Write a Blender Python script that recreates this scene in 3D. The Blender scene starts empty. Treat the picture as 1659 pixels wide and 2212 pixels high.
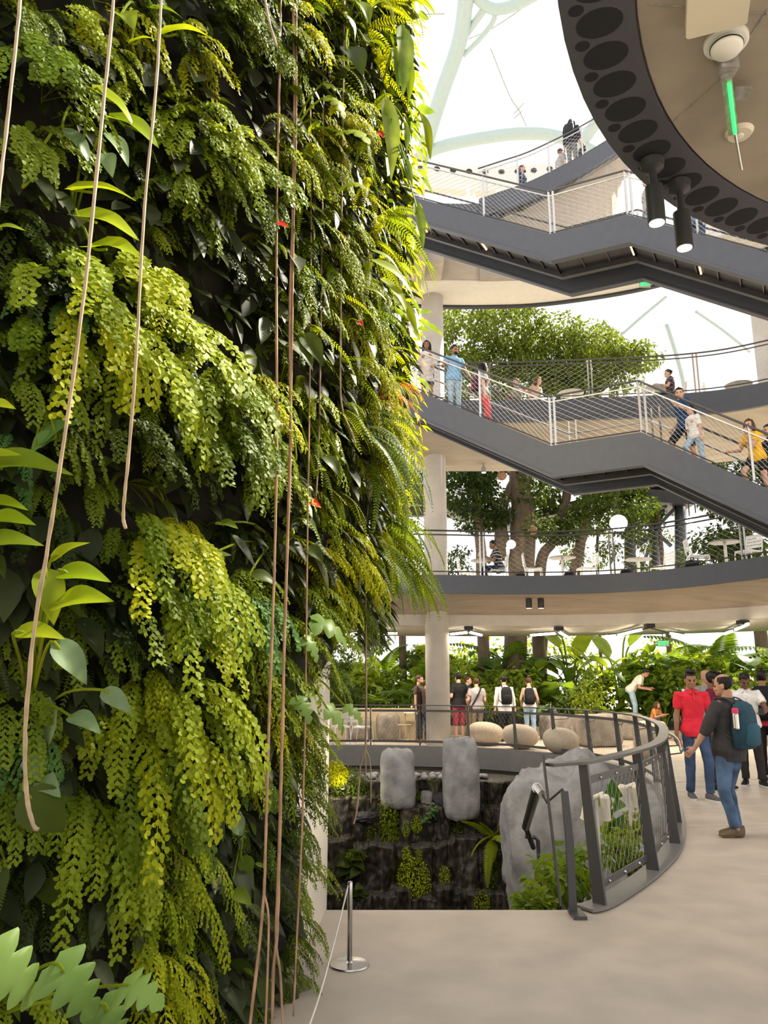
import bpy, bmesh, math, random
from math import sin, cos, tan, pi, radians, atan2, sqrt, exp, degrees
from mathutils import Vector as V, Matrix, noise

SC = bpy.context.scene
COL = SC.collection
# ------------------------------------------------------------------ camera
EYE = V((0, 0, 1.6)); F = 1660.0; PIT = radians(12.4)
cam = bpy.data.cameras.new('camera'); cam.sensor_fit = 'VERTICAL'; cam.sensor_height = 36.0
cam.lens = F / 2212 * 36; cam.clip_end = 400
co = bpy.data.objects.new('camera', cam); COL.objects.link(co)
co.location = EYE; co.rotation_euler = (pi / 2 + PIT, 0, 0); SC.camera = co
# ------------------------------------------------------------------ light, exposure
w = bpy.data.worlds.new('sky'); SC.world = w; w.use_nodes = True
bg = w.node_tree.nodes['Background']; bg.inputs[0].default_value = (1.0, 0.99, 0.975, 1); bg.inputs[1].default_value = 1.08
sun = bpy.data.lights.new('sun', 'SUN'); sun.energy = 12.0; sun.angle = radians(6); sun.color = (1, .93, .74)
so = bpy.data.objects.new('sun', sun); COL.objects.link(so)
SUN = V((0.62, 0.40, 0.80)).normalized()
so.rotation_euler = SUN.to_track_quat('Z', 'Y').to_euler(); so.location = (20, 10, 40)
SC.view_settings.view_transform = 'Standard'; SC.view_settings.look = 'None'
SC.view_settings.exposure = 0.6; SC.view_settings.gamma = 1.0
try: SC.view_settings.use_curve_mapping = False
except Exception: pass
cy = SC.cycles
cy.max_bounces = 7; cy.diffuse_bounces = 3; cy.glossy_bounces = 2; cy.transmission_bounces = 4; cy.transparent_max_bounces = 8
cy.caustics_reflective = False; cy.caustics_refractive = False; cy.sample_clamp_indirect = 6

# ------------------------------------------------------------------ pixel -> place helpers
def ray(x, y):
    u = (x - 829.5) / F; v = (1106 - y) / F
    return V((u, cos(PIT) - v * sin(PIT), sin(PIT) + v * cos(PIT)))
def atY(x, y, Y):
    d = ray(x, y); return EYE + d * (Y / d.y)
def atZ(x, y, z):
    d = ray(x, y); return EYE + d * ((z - 1.6) / d.z)
def atT(x, y, t): return EYE + ray(x, y) * t
def pix(p):
    d = V(p) - EYE; a = d.y * cos(PIT) + d.z * sin(PIT); up = -d.y * sin(PIT) + d.z * cos(PIT)
    return 829.5 + F * d.x / a, 1106 - F * up / a

# ------------------------------------------------------------------ object helpers
def tag(o, label=None, cat=None, group=None, kind=None):
    if label: o['label'] = label
    if cat: o['category'] = cat
    if group: o['group'] = group
    if kind: o['kind'] = kind
    return o
def thing(name, label, cat, loc=(0, 0, 0), rz=0, group=None):
    o = bpy.data.objects.new(name, None); COL.objects.link(o); o.empty_display_size = .1
    o.location = loc; o.rotation_euler = (0, 0, rz)
    return tag(o, label, cat, group)
def copy_tree(o, parent=None):
    c = o.copy(); COL.objects.link(c)
    if parent: c.parent = parent
    for ch in list(o.children): copy_tree(ch, c)
    return c

class MB:
    def __init__(s): s.v = []; s.f = []
    def add(s, vs, fs):
        o = len(s.v); s.v += [tuple(p) for p in vs]; s.f += [tuple(i + o for i in f) for f in fs]
    def box(s, c, size, M=None):
        x, y, z = size[0] / 2, size[1] / 2, size[2] / 2
        vs = [V((a * x, b * y, d * z)) for a in (-1, 1) for b in (-1, 1) for d in (-1, 1)]
        if M: vs = [M @ p for p in vs]
        c = V(c); s.add([p + c for p in vs], [(0, 1, 3, 2), (4, 6, 7, 5), (0, 4, 5, 1), (2, 3, 7, 6), (0, 2, 6, 4), (1, 5, 7, 3)])
    def bar(s, a, b, wd, ht, up=(0, 0, 1)):
        a = V(a); b = V(b); d = (b - a).normalized(); sd = d.cross(V(up))
        if sd.length < 1e-4: sd = V((1, 0, 0))
        sd.normalize(); u = sd.cross(d)
        vs = [p + sd * (i * wd / 2) + u * (j * ht / 2) for p in (a, b) for i, j in ((-1, -1), (1, -1), (1, 1), (-1, 1))]
        s.add(vs, [(0, 1, 2, 3), (7, 6, 5, 4), (0, 4, 5, 1), (1, 5, 6, 2), (2, 6, 7, 3), (3, 7, 4, 0)])
    def loft(s, rings, cap=True, closed=False):
        n = len(rings[0]); o = len(s.v); m = len(rings)
        for r in rings: s.v += [tuple(p) for p in r]
        for i in range(m if closed else m - 1):
            a = o + i * n; b = o + ((i + 1) % m) * n
            for k in range(n):
                k2 = (k + 1) % n; s.f.append((a + k, a + k2, b + k2, b + k))
        if cap and not closed:
            s.f.append(tuple(o + k for k in reversed(range(n)))); s.f.append(tuple(o + (m - 1) * n + k for k in range(n)))
    def sheet(s, rows):
        n = len(rows[0]); o = len(s.v)
        for r in rows: s.v += [tuple(p) for p in r]
        for i in range(len(rows) - 1):
            for k in range(n - 1):
                a = o + i * n + k; s.f.append((a, a + 1, a + n + 1, a + n))
    def tube(s, pts, r, n=8, cap=True, flat=None):
        pts = [V(p) for p in pts]; m = len(pts); rs = r if isinstance(r, (list, tuple)) else [r] * m
        t0 = (pts[1] - pts[0]).normalized(); a = V((0, 0, 1)) if abs(t0.z) < .9 else V((1, 0, 0))
        u = t0.cross(a).normalized(); rings = []
        for i in range(m):
            t = (pts[min(i + 1, m - 1)] - pts[max(i - 1, 0)])
            if t.length < 1e-9: t = t0
            t = t.normalized(); u = (u - t * u.dot(t))
            u = u.normalized() if u.length > 1e-6 else t.orthogonal().normalized(); w_ = t.cross(u)
            rings.append([pts[i] + u * (rs[i] * cos(2 * pi * k / n)) + w_ * (rs[i] * (flat or 1) * sin(2 * pi * k / n)) for k in range(n)])
        s.loft(rings, cap)
    def lathe(s, prof, n=24, c=(0, 0, 0)):
        c = V(c); s.loft([[c + V((r * cos(2 * pi * k / n), r * sin(2 * pi * k / n), z)) for k in range(n)] for r, z in prof])
    def ell(s, c, r, nu=14, nv=9, M=None):
        c = V(c); rings = []
        for j in range(nv):
            a = -pi / 2 + pi * (j + .5) / nv
            ring = [V((r[0] * cos(a) * cos(2 * pi * k / nu), r[1] * cos(a) * sin(2 * pi * k / nu), r[2] * sin(a))) for k in range(nu)]
            rings.append([(M @ p if M else p) + c for p in ring])
        s.loft(rings)
    def prism(s, poly, d):
        d = V(d); s.loft([[V(p) for p in poly], [V(p) + d for p in poly]])
    def mesh(s, name, smooth=False):
        me = bpy.data.meshes.new(name); me.from_pydata(s.v, [], s.f)
        if smooth: me.polygons.foreach_set('use_smooth', [True] * len(me.polygons))
        return me
    def build(s, name, mat, parent=None, smooth=False, loc=None):
        me = s.mesh(name, smooth); me.materials.append(mat)
        o = bpy.data.objects.new(name, me); COL.objects.link(o)
        if parent: o.parent = parent
        if loc: o.location = loc
        return o
def fixn(o):
    bm = bmesh.new(); bm.from_mesh(o.data); bmesh.ops.recalc_face_normals(bm, faces=bm.faces); bm.to_mesh(o.data); bm.free(); return o
def fromdata(name, me, parent=None):
    o = bpy.data.objects.new(name, me); COL.objects.link(o)
    if parent: o.parent = parent
    return o
def struct(o): o['kind'] = 'structure'; return o
def spline(pts, n, closed=False):
    P_ = [V(p) for p in pts]; out = []; m = len(P_)
    for i in range(m if closed else m - 1):
        g = (lambda k: P_[k % m]) if closed else (lambda k: P_[max(0, min(m - 1, k))])
        a, b, c, d = g(i - 1), g(i), g(i + 1), g(i + 2)
        for j in range(n):
            t = j / n
            out.append(.5 * (2 * b + (c - a) * t + (2 * a - 5 * b + 4 * c - d) * t * t + (3 * b - a - 3 * c + d) * t ** 3))
    if not closed: out.append(P_[-1])
    return out
def walk(path, step, start=0.0):
    """points every `step` along a polyline, with tangents"""
    out = []; acc = start
    for a, b in zip(path[:-1], path[1:]):
        L = (b - a).length
        if L < 1e-9: continue
        while acc <= L:
            if acc >= 0: out.append((a.lerp(b, acc / L), (b - a).normalized()))
            acc += step
        acc -= L
    return out

# ------------------------------------------------------------------ materials
def _new(name):
    m = bpy.data.materials.new(name); m.use_nodes = True; nt = m.node_tree
    return m, nt, nt.nodes['Principled BSDF']
def mat(name, col, rough=.6, metal=0.0, var=.08, scale=6.0, bump=0.0, bscale=None, col2=None, spec=.5, detail=4, emit=None, es=0, stretch=None):
    m, nt, b = _new(name); L = nt.links.new
    b.inputs['Roughness'].default_value = rough; b.inputs['Metallic'].default_value = metal
    b.inputs['Specular IOR Level'].default_value = spec
    c1 = [max(0, c * (1 - var)) for c in col]; c2 = list(col2) if col2 else [min(1, c * (1 + var)) for c in col]
    tc = nt.nodes.new('ShaderNodeTexCoord'); vec = tc.outputs['Object']
    if stretch:
        mp = nt.nodes.new('ShaderNodeMapping'); mp.inputs['Scale'].default_value = stretch; L(vec, mp.inputs[0]); vec = mp.outputs[0]
    n = nt.nodes.new('ShaderNodeTexNoise'); n.inputs['Scale'].default_value = scale; n.inputs['Detail'].default_value = detail
    L(vec, n.inputs['Vector'])
    r = nt.nodes.new('ShaderNodeValToRGB'); r.color_ramp.elements[0].position = .35; r.color_ramp.elements[1].position = .65
    r.color_ramp.elements[0].color = (*c1, 1); r.color_ramp.elements[1].color = (*c2, 1)
    L(n.outputs[0], r.inputs[0]); L(r.outputs[0], b.inputs['Base Color'])
    if bump:
        n2 = nt.nodes.new('ShaderNodeTexNoise'); n2.inputs['Scale'].default_value = bscale or scale * 6; n2.inputs['Detail'].default_value = 5
        L(vec, n2.inputs['Vector'])
        bp = nt.nodes.new('ShaderNodeBump'); bp.inputs['Strength'].default_value = bump; bp.inputs['Distance'].default_value = .02
        L(n2.outputs[0], bp.inputs['Height']); L(bp.outputs[0], b.inputs['Normal'])
    if emit:
        b.inputs['Emission Color'].default_value = (*emit, 1); b.inputs['Emission Strength'].default_value = es
    return m
def leafmat(name, c1, c2, trans=.4, rough=.4, ts=(1.35, 1.25, .45), scale=2.5):
    m, nt, b = _new(name); L = nt.links.new
    b.inputs['Roughness'].default_value = rough; b.inputs['Specular IOR Level'].default_value = .13
    g = nt.nodes.new('ShaderNodeNewGeometry'); oi = nt.nodes.new('ShaderNodeObjectInfo')
    n = nt.nodes.new('ShaderNodeTexNoise'); n.inputs['Scale'].default_value = scale; n.inputs['Detail'].default_value = 5
    L(g.outputs['Position'], n.inputs['Vector'])
    ad = nt.nodes.new('ShaderNodeMath'); ad.operation = 'MULTIPLY_ADD'; L(oi.outputs['Random'], ad.inputs[0])
    ad.inputs[1].default_value = .45; L(n.outputs[0], ad.inputs[2])
    r = nt.nodes.new('ShaderNodeValToRGB'); r.color_ramp.elements[0].position = .45; r.color_ramp.elements[1].position = .95
    r.color_ramp.elements[0].color = (*c1, 1); r.color_ramp.elements[1].color = (*c2, 1)
    L(ad.outputs[0], r.inputs[0]); L(r.outputs[0], b.inputs['Base Color'])
    t = nt.nodes.new('ShaderNodeBsdfTranslucent')
    mu = nt.nodes.new('ShaderNodeMix'); mu.data_type = 'RGBA'; mu.blend_type = 'MULTIPLY'; mu.inputs[0].default_value = 1
    L(r.outputs[0], mu.inputs[6]); mu.inputs[7].default_value = (*ts, 1); L(mu.outputs[2], t.inputs[0])
    mx = nt.nodes.new('ShaderNodeMixShader'); mx.inputs[0].default_value = trans
    L(b.outputs[0], mx.inputs[1]); L(t.outputs[0], mx.inputs[2]); L(mx.outputs[0], nt.nodes['Material Output'].inputs[0])
    return m
def lamp(name, col, s):
    m, nt, b = _new(name); b.inputs['Base Color'].default_value = (*col, 1)
    b.inputs['Emission Color'].default_value = (*col, 1); b.inputs['Emission Strength'].default_value = s
    return m

M = dict(
    floor=mat('floor_concrete', (.50, .43, .36), .55, var=.10, scale=2.6, bump=.05, bscale=90, detail=12),
    conc=mat('board_concrete', (.45, .40, .345), .75, var=.14, scale=2.2, bump=.1, bscale=25),
    soffit=mat('soffit_concrete', (.42, .365, .305), .7, var=.12, scale=.9, stretch=(1, 3, 3)),
    column=mat('column_concrete', (.58, .545, .51), .7, var=.06, scale=3, bump=.05, bscale=40),
    white=mat('white_ceiling', (.66, .63, .59), .6, var=.03),
    cream=mat('cream_plaster', (.72, .66, .55), .5, var=.06, scale=1.5),
    steel=mat('blue_grey_steel', (.060, .066, .086), .45, var=.05, metal=.0),
    dsteel=mat('dark_steel', (.03, .03, .036), .45, var=.1),
    rail=mat('rail_steel', (.055, .053, .055), .4, var=.05),
    stain=mat('stainless_steel', (.52, .5, .48), .25, metal=1, var=.05),
    wire=mat('wire_net', (.5, .5, .5), .35, metal=.7, var=.05),
    domew=mat('dome_white_steel', (.36, .45, .455), .5, var=.02),
    chairw=mat('white_enamel', (.82, .82, .80), .4, var=.02),
    grey=mat('grey_laminate', (.30, .29, .28), .4, var=.25, scale=20),
    rock=mat('sculpted_rock', (.27, .265, .27), .85, var=.22, scale=3.5, bump=.5, bscale=16),
    block=mat('stone_block', (.24, .205, .17), .9, var=.25, scale=5, bump=.6, bscale=20),
    egg=mat('egg_stone', (.45, .375, .29), .7, var=.08, scale=14, bump=.1, bscale=60),
    tan=mat('tan_plaster', (.42, .34, .22), .8, var=.08),
    pebble=mat('pebble', (.32, .32, .33), .6, var=.3, scale=9),
    soil=mat('planting_felt', (.016, .014, .009), .95, var=.5, scale=6),
    bark=mat('bark', (.135, .10, .072), .9, var=.35, scale=2, bump=.5, bscale=9, stretch=(2, 2, .5)),
    root=mat('aerial_root', (.33, .19, .11), .6, var=.25, scale=12),
    rootp=mat('pale_root', (.28, .20, .12), .55, var=.22, scale=14),
    blk=mat('black_plastic', (.012, .012, .013), .5, var=.1),
    rope=mat('white_rope', (.78, .74, .68), .7, var=.05),
    glow=lamp('lamp_warm', (1, .88, .66), 9), glow2=lamp('lamp_globe', (1, .72, .36), 7),
    strip=lamp('lamp_strip', (1, .62, .38), 1.1), green=lamp('sign_green', (.03, 1, .22), .75), gled=lamp('led_green', (.02, 1, .10), 2.2),
    spotface=lamp('spot_face', (1, .80, .58), 5),
)
G = dict(
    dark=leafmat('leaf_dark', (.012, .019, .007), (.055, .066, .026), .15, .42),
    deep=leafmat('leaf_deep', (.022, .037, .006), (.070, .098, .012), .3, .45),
    mid=leafmat('leaf_mid', (.066, .112, .008), (.168, .225, .016), .42, .5),
    fresh=leafmat('leaf_fresh', (.125, .195, .010), (.285, .345, .018), .45, .5),
    blue=leafmat('leaf_bluegreen', (.055, .14, .030), (.15, .27, .07), .35, .5),
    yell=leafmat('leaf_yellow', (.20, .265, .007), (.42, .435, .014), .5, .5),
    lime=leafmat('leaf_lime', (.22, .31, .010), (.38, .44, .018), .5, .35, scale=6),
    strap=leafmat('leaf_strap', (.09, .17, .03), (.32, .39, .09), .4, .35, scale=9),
    silver=leafmat('leaf_silver', (.10, .155, .07), (.20, .28, .15), .3, .45),
    sage=leafmat('leaf_sage', (.095, .17, .035), (.19, .29, .075), .3, .4),
    orange=leafmat('leaf_orange', (.50, .17, .03), (.62, .36, .05), .45),
    red=leafmat('spathe_red', (.55, .01, .012), (.65, .03, .02), .2, .2, ts=(1, 1, 1)),
    tree=leafmat('leaf_tree', (.022, .042, .009), (.10, .145, .025), .38),
    treel=leafmat('leaf_tree_light', (.024, .045, .009), (.15, .20, .03), .38),
    jung=leafmat('leaf_jungle', (.035, .085, .012), (.17, .26, .035), .45),
    jungl=leafmat('leaf_jungle_light', (.11, .20, .018), (.34, .42, .05), .48),
    moss=leafmat('moss', (.14, .21, .008), (.36, .43, .016), .15, .9, scale=14),
)
# ================================================================== SETTING
# ---- ground floor with the well (hole) of the waterfall
HOLE = [V((x, y, 0)) for x, y in [(1.40, 5.98), (1.60, 6.15), (2.20, 7.0), (2.76, 8.0), (3.28, 9.3), (3.85, 11), (4.32, 13), (4.5, 14.5), (4.42, 15.9), (4.0, 17.2), (3.3, 18.5), (2.2, 19.4), (.9, 19.9), (-.7, 20.1), (-2.4, 20.0)]]
RIM = spline(HOLE, 6)
hole = RIM + [V((-4.0, 17, 0)), V((-3.2, 12, 0)), V((-1.2, 8.5, 0)), V((-.62, 7.0, 0)), V((-.55, 5.98, 0))]
hole += [V((-.55 + 1.85 * k / 8, 5.98, 0)) for k in range(1, 8)]
mb = MB(); c = V((1.2, 12.5, 0))
outer = []
for p in hole:
    d = (p - c); s_ = min(45 / max(abs(d.x), 1e-3), 48 / max(abs(d.y), 1e-3)); outer.append(c + d * s_)
mid = [p.lerp(q, .12) for p, q in zip(hole, outer)]
mb.loft([[p - V((0, 0, .35)) for p in hole], hole, mid, outer], cap=False)
fl = struct(fixn(mb.build('floor', M['floor'])))
# corner fillers are covered by the square mapping; joints in the slab
mj = MB()
for a, b in (((3.35, 9.15), (9, 9.9)), ((3.9, 10.4), (10, 11.6)), ((4.5, 13), (12, 15))):
    mj.bar((a[0], a[1], .001), (b[0], b[1], .001), .02, .006)
struct(mj.build('floor_joint', M['conc']))
# pit walls below the rim (dark) and steel curb along the rim
mb = MB(); mb.loft([[p + V((0, 0, -.34)) for p in hole], [p + V((0, 0, -4.2)) for p in hole]], cap=False)
struct(fixn(mb.build('wall_pit', mat('pit_wall', (.035, .032, .026), .7, var=.4, scale=2))))
mb = MB(); mb.prism([(-6, 4, -4.2), (8, 4, -4.2), (8, 22, -4.2), (-6, 22, -4.2)], (0, 0, -.2))
struct(mb.build('floor_pit', M['soil']))
def ring_sweep(path, prof, flip=1):
    """sweep a closed (offset, z) profile along an XY polyline; offset>0 = left of travel * flip"""
    rings = []
    for i, p in enumerate(path):
        t = path[min(i + 1, len(path) - 1)] - path[max(i - 1, 0)]; n = V((-t.y, t.x, 0)).normalized() * flip
        rings.append([V((p.x, p.y, 0)) + n * o + V((0, 0, z)) for o, z in prof])
    return rings
mb = MB(); mb.loft(ring_sweep(RIM, [(.02, .012), (.02, -.46), (.05, -.46), (.05, .03), (-.13, .03), (-.13, .012)]))
struct(fixn(mb.build('trim_1', mat('curb_grey', (.17, .165, .16), .4, var=.05))))

# ---- core tower wall: cream wall, the plants hang on the front of it
CX, CYY = -4.45, 6.0
def bulge(z): return .34 * max(0, min(1, (z - 1.1) / 2.4))
mb = MB(); rows = []
for z in (-4, 0, 1, 2, 3.5, 6, 9, 12):
    rows.append([V((CX + 4.03 * cos(a), CYY + 4.03 * sin(a), z)) for a in [radians(-80 + 160 * k / 60) for k in range(61)]])
mb.sheet(rows)
struct(fixn(mb.build('wall_left', M['cream'], smooth=True)))

# ---- round columns
mb = MB(); mb.lathe([(.315, 0), (.315, 13.0)], 40, (1.40, 20.55, 0)); struct(mb.build('column', M['column'], smooth=False))
for pl in COL.objects['column'].data.polygons: pl.use_smooth = len(pl.vertices) == 4
mb = MB(); mb.lathe([(.3, 0), (.3, 13.0)], 32, (-4.6, 19.6, 0)); struct(mb.build('column', M['column']))
mb = MB(); mb.lathe([(.42, 8.6), (.42, 13.2)], 32, (10.25, 18.9, 0)); struct(mb.build('column', M['column']))

# ---- balcony slabs
def slab(nm, pts, prof, fas, extra=None):
    path = spline([V((x, y, 0)) for x, y in pts], 8)
    m1 = MB(); m1.loft(ring_sweep(path, prof)); a = struct(fixn(m1.build('floor_' + nm, M['soffit'])))
    m2 = MB(); m2.loft(ring_sweep(path, fas)); b = struct(fixn(m2.build('trim_' + nm, M['steel'])))
    return path
E2 = [(-7, 14), (-4, 16.6), (-1.2, 17.6), (1.3, 17.95), (3.95, 18.1), (6, 17.35), (7.6, 15.2), (8.5, 12.6), (9.2, 9)]
P2 = slab('cafe', E2, [(0, 4.0), (0, 3.66), (.25, 3.62), (1.2, 3.58), (2.45, 3.36), (3.0, 3.3), (7.0, 3.3), (7.0, 4.0)], [(-.05, 4.03), (-.05, 3.60), (0.0, 3.60), (.06, 3.60), (.06, 4.03)])
# darker recessed band under the slab, then the white ceiling of the ground floor
mb = MB(); mb.loft(ring_sweep(P2, [(2.7, 3.34), (2.75, 3.05), (3.1, 3.02), (7.2, 3.02), (7.2, 3.32)])); struct(fixn(mb.build('ceiling', M['white'])))
E3 = [(-6, 16.5), (-2, 18.3), (1, 18.65), (3.1, 18.7), (4.4, 18.6), (7.6, 18.2), (9.3, 17.4), (11.2, 15.6), (12.2, 13)]
P3 = slab('terrace', E3, [(0, 8.6), (0, 8.12), (.3, 8.06), (1.4, 7.72), (2.2, 7.55), (3.1, 7.62), (3.2, 8.6)], [(-.05, 8.64), (-.05, 8.06), (.06, 8.06), (.06, 8.64)])
E4 = [(-6, 16.8), (-2, 18.2), (1, 18.55), (3.1, 18.6), (4.6, 18.4), (6.6, 17.6), (8.3, 16.0), (9.2, 14), (9.7, 11)]
P4 = spline([V((x, y, 0)) for x, y in E4], 8)
P4L = [p for p in P4 if p.x < 3.3]
mb = MB(); mb.loft(ring_sweep(P4L, [(0, 14.2), (0, 13.68), (.3, 13.6), (1.0, 12.6), (1.05, 12.6), (1.05, 14.2)])); struct(fixn(mb.build('floor_upper', M['soffit'])))
mb = MB(); mb.loft(ring_sweep(P4L, [(-.05, 14.24), (-.05, 13.65), (.06, 13.65), (.06, 14.24)])); struct(fixn(mb.build('trim_upper', M['steel'])))
mb = MB(); mb.loft(ring_sweep(P4, [(1.06, 13.3), (1.06, 12.55), (2.35, 12.5), (2.35, 13.3)])); struct(fixn(mb.build('ceiling', M['white'])))
mb = MB(); mb.loft(ring_sweep(P4, [(2.36, 13.35), (2.36, 12.44), (2.5, 12.44), (2.5, 13.35)])); struct(fixn(mb.build('trim_edge', M['dsteel'])))
mb = MB(); mb.box((.3, 19.3, 12.85), (2.6, 1.5, .6)); mb.box((-.6, 19.0, 12.8), (3.4, 1.4, .9)); struct(mb.build('trim_beam', M['conc']))

# ---- round platform overhead (right): concrete disc with a perforated dark band around its edge
ZD = 4.55
op = [atZ(x, y, ZD) for x, y in ((1215, 0), (1300, 230), (1380, 370), (1500, 450), (1659, 520))]
def circ3(a, b, c):
    ax, ay, bx, by, cx, cy_ = a.x, a.y, b.x, b.y, c.x, c.y
    d = 2 * (ax * (by - cy_) + bx * (cy_ - ay) + cx * (ay - by))
    ux = ((ax * ax + ay * ay) * (by - cy_) + (bx * bx + by * by) * (cy_ - ay) + (cx * cx + cy_ * cy_) * (ay - by)) / d
    uy = ((ax * ax + ay * ay) * (cx - bx) + (bx * bx + by * by) * (ax - cx) + (cx * cx + cy_ * cy_) * (bx - ax)) / d
    return V((ux, uy, 0)), (V((ax, ay, 0)) - V((ux, uy, 0))).length
DC, DR = circ3(op[0], op[2], op[4])
ip = atZ(1450, 260, ZD); RI = (V((ip.x, ip.y, 0)) - DC).length
print('disc', DC, DR, RI, [ (V((p.x,p.y,0))-DC).length for p in op])
mb = MB(); mb.lathe([(.01, ZD), (RI, ZD), (RI, ZD + .02), (DR, ZD + .02), (DR, ZD + .42), (.01, ZD + .42)], 96, DC); struct(fixn(mb.build('ceiling_platform', mat('platform_concrete', (.33, .285, .24), .75, var=.14, scale=2.2, bump=.08, bscale=25))))
mb = MB(); mb.loft([[DC + V((r * cos(2 * pi * k / 96), r * sin(2 * pi * k / 96), ZD + z)) for r, z in ((RI + .01, .015), (RI + .01, -.02), (DR + .02, -.02), (DR + .02, .44), (DR + .001, .44), (DR + .001, .015))] for k in range(96)], closed=True)
ed = struct(fixn(mb.build('trim_perforated', mat('perforated_band', (.066, .066, .088), .5, var=.06))))
mh = MB(); wd = DR - RI; rm = (DR + RI) / 2 + .02; nh = int(2 * pi * rm / (wd * .66))
def disc(mb, c, u, v, rx, ry, n=22): mb.add([c] + [c + u * (rx * cos(2 * pi * k / n)) + v * (ry * sin(2 * pi * k / n)) for k in range(n)], [(0, 1 + k, 1 + (k + 1) % n) for k in range(n)])
for k in range(nh):
    a = 2 * pi * k / nh; e = V((cos(a), sin(a), 0)); t = V((-sin(a), cos(a), 0))
    disc(mh, DC + e * (rm - .03 * wd) + V((0, 0, ZD - .0215)), t, e, wd * .27, wd * .34)
    a += pi / nh; e = V((cos(a), sin(a), 0)); t = V((-sin(a), cos(a), 0))
    disc(mh, DC + e * (DR - .17 * wd) + V((0, 0, ZD - .0215)), t, e, wd * .10, wd * .11)
hb = mh.build('trim_perforation', mat('dark_hole', (.010, .010, .017), .9)); struct(hb)
# concrete formwork joints under the platform
mj = MB()
for x0, y0, x1, y1 in ((1456, 262, 1560, 170), (1560, 170, 1659, 20), (1400, 8, 1659, 30)):
    a = atZ(x0, y0, ZD - .002); b = atZ(x1, y1, ZD - .002); mj.bar(a, b, .006, .003)
struct(mj.build('ceiling_joint', M['grey']))

# ---- unseen upper slab added on the right to keep sun off the ground floor
mb = MB(); mb.prism([(9.0, -6, 13.0), (18, -6, 13.0), (18, 22, 13.0), (11.5, 22, 13.0), (9.3, 17, 13.0), (8.7, 10, 13.0)], (0, 0, .6)); struct(mb.build('floor_upper', M['soffit']))
# ---- glass dome: white curved steel members and panes
DOC = V((4, 8, -2)); DOR = 34.0
def dome(x, y, r=DOR):
    d = ray(x, y).normalized(); o = EYE - DOC; b = o.dot(d); c_ = o.dot(o) - r * r
    return EYE + d * (-b + sqrt(b * b - c_))
def member(pts, r): mb_ = MB(); mb_.tube(spline([dome(x, y, DOR - .5) for x, y in pts], 6), r, 10); return struct(mb_.build('window_frame', M['domew'], smooth=True))
member([(880, 470), (915, 330), (955, 200), (995, 80), (1012, -60), (1030, -220)], .32)
member([(1012, -30), (1050, 12), (1090, 18), (1150, -8), (1240, -70)], .22)
member([(985, 110), (1010, 70), (1050, 14)], .14); member([(1058, 14), (1068, 40), (1040, 80), (1000, 120)], .10)
member([(900, 345), (950, 318), (1050, 297), (1140, 288), (1210, 296), (1290, 330)], .26)
member([(1230, 330), (1270, 290), (1320, 215)], .25)
member([(1340, 726), (1380, 690), (1440, 640)], .07); member([(1440, 700), (1470, 800), (1490, 900)], .10)
member([(1502, 672), (1560, 712), (1620, 760)], .07)
mw = MB()
for pts in (((896, 31), (960, 30)), ((980, 95), (1062, 62), (1160, -5)), ((1060, 105), (1100, 205), (1122, 240), (1140, 280)), ((1270, 108), (1300, 60)), ((1110, 246), (1132, 222)), ((1110, 256), (1128, 240))):
    mw.tube(spline([dome(x, y) for x, y in pts], 4), .022, 5)
struct(mw.build('window_frame', M['grey']))
gm, nt, b_ = _new('dome_glass'); nt.nodes.remove(b_)
t_ = nt.nodes.new('ShaderNodeBsdfTransparent'); g_ = nt.nodes.new('ShaderNodeBsdfGlossy'); g_.inputs['Roughness'].default_value = .05
x_ = nt.nodes.new('ShaderNodeMixShader'); x_.inputs[0].default_value = .03
nt.links.new(t_.outputs[0], x_.inputs[1]); nt.links.new(g_.outputs[0], x_.inputs[2]); nt.links.new(x_.outputs[0], nt.nodes['Material Output'].inputs[0])
mb = MB(); rows = []
for j in range(9):
    el = radians(6 + 62 * j / 8); rows.append([DOC + V((sin(az), cos(az), tan(0))) * (DOR * cos(el)) + V((0, 0, DOR * sin(el))) for az in [radians(-35 + 80 * k / 16) for k in range(17)]])
mb.sheet(rows); struct(mb.build('window_1', gm))
# ================================================================== RAILINGS AND STAIRS
def netbay(mb, A, B, z0, z1, w=.19, h=.11, r=.0035):
    """diamond wire net over a bay: A, B base points, between heights z0 and z1"""
    A = V(A); B = V(B); Lh = (B - A).length; H = z1 - z0; k_ = w / h
    for dr in (1, -1):
        n0 = int(-H * k_ / w) - 1 if dr > 0 else 0; n1 = int(Lh / w) + 1 if dr > 0 else int((Lh + H * k_) / w) + 1
        for n in range(n0, n1 + 1):
            s0 = n * w; ta, tb = 0.0, H
            if dr > 0: ta = max(ta, -s0 / k_); tb = min(tb, (Lh - s0) / k_)
            else: ta = max(ta, (s0 - Lh) / k_); tb = min(tb, s0 / k_)
            if tb - ta < .02: continue
            P_ = [A + (B - A) * ((s0 + dr * t * k_) / Lh) + V((0, 0, z0 + t)) for t in (ta, tb)]
            mb.tube(P_, r, 3, cap=False)
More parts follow.
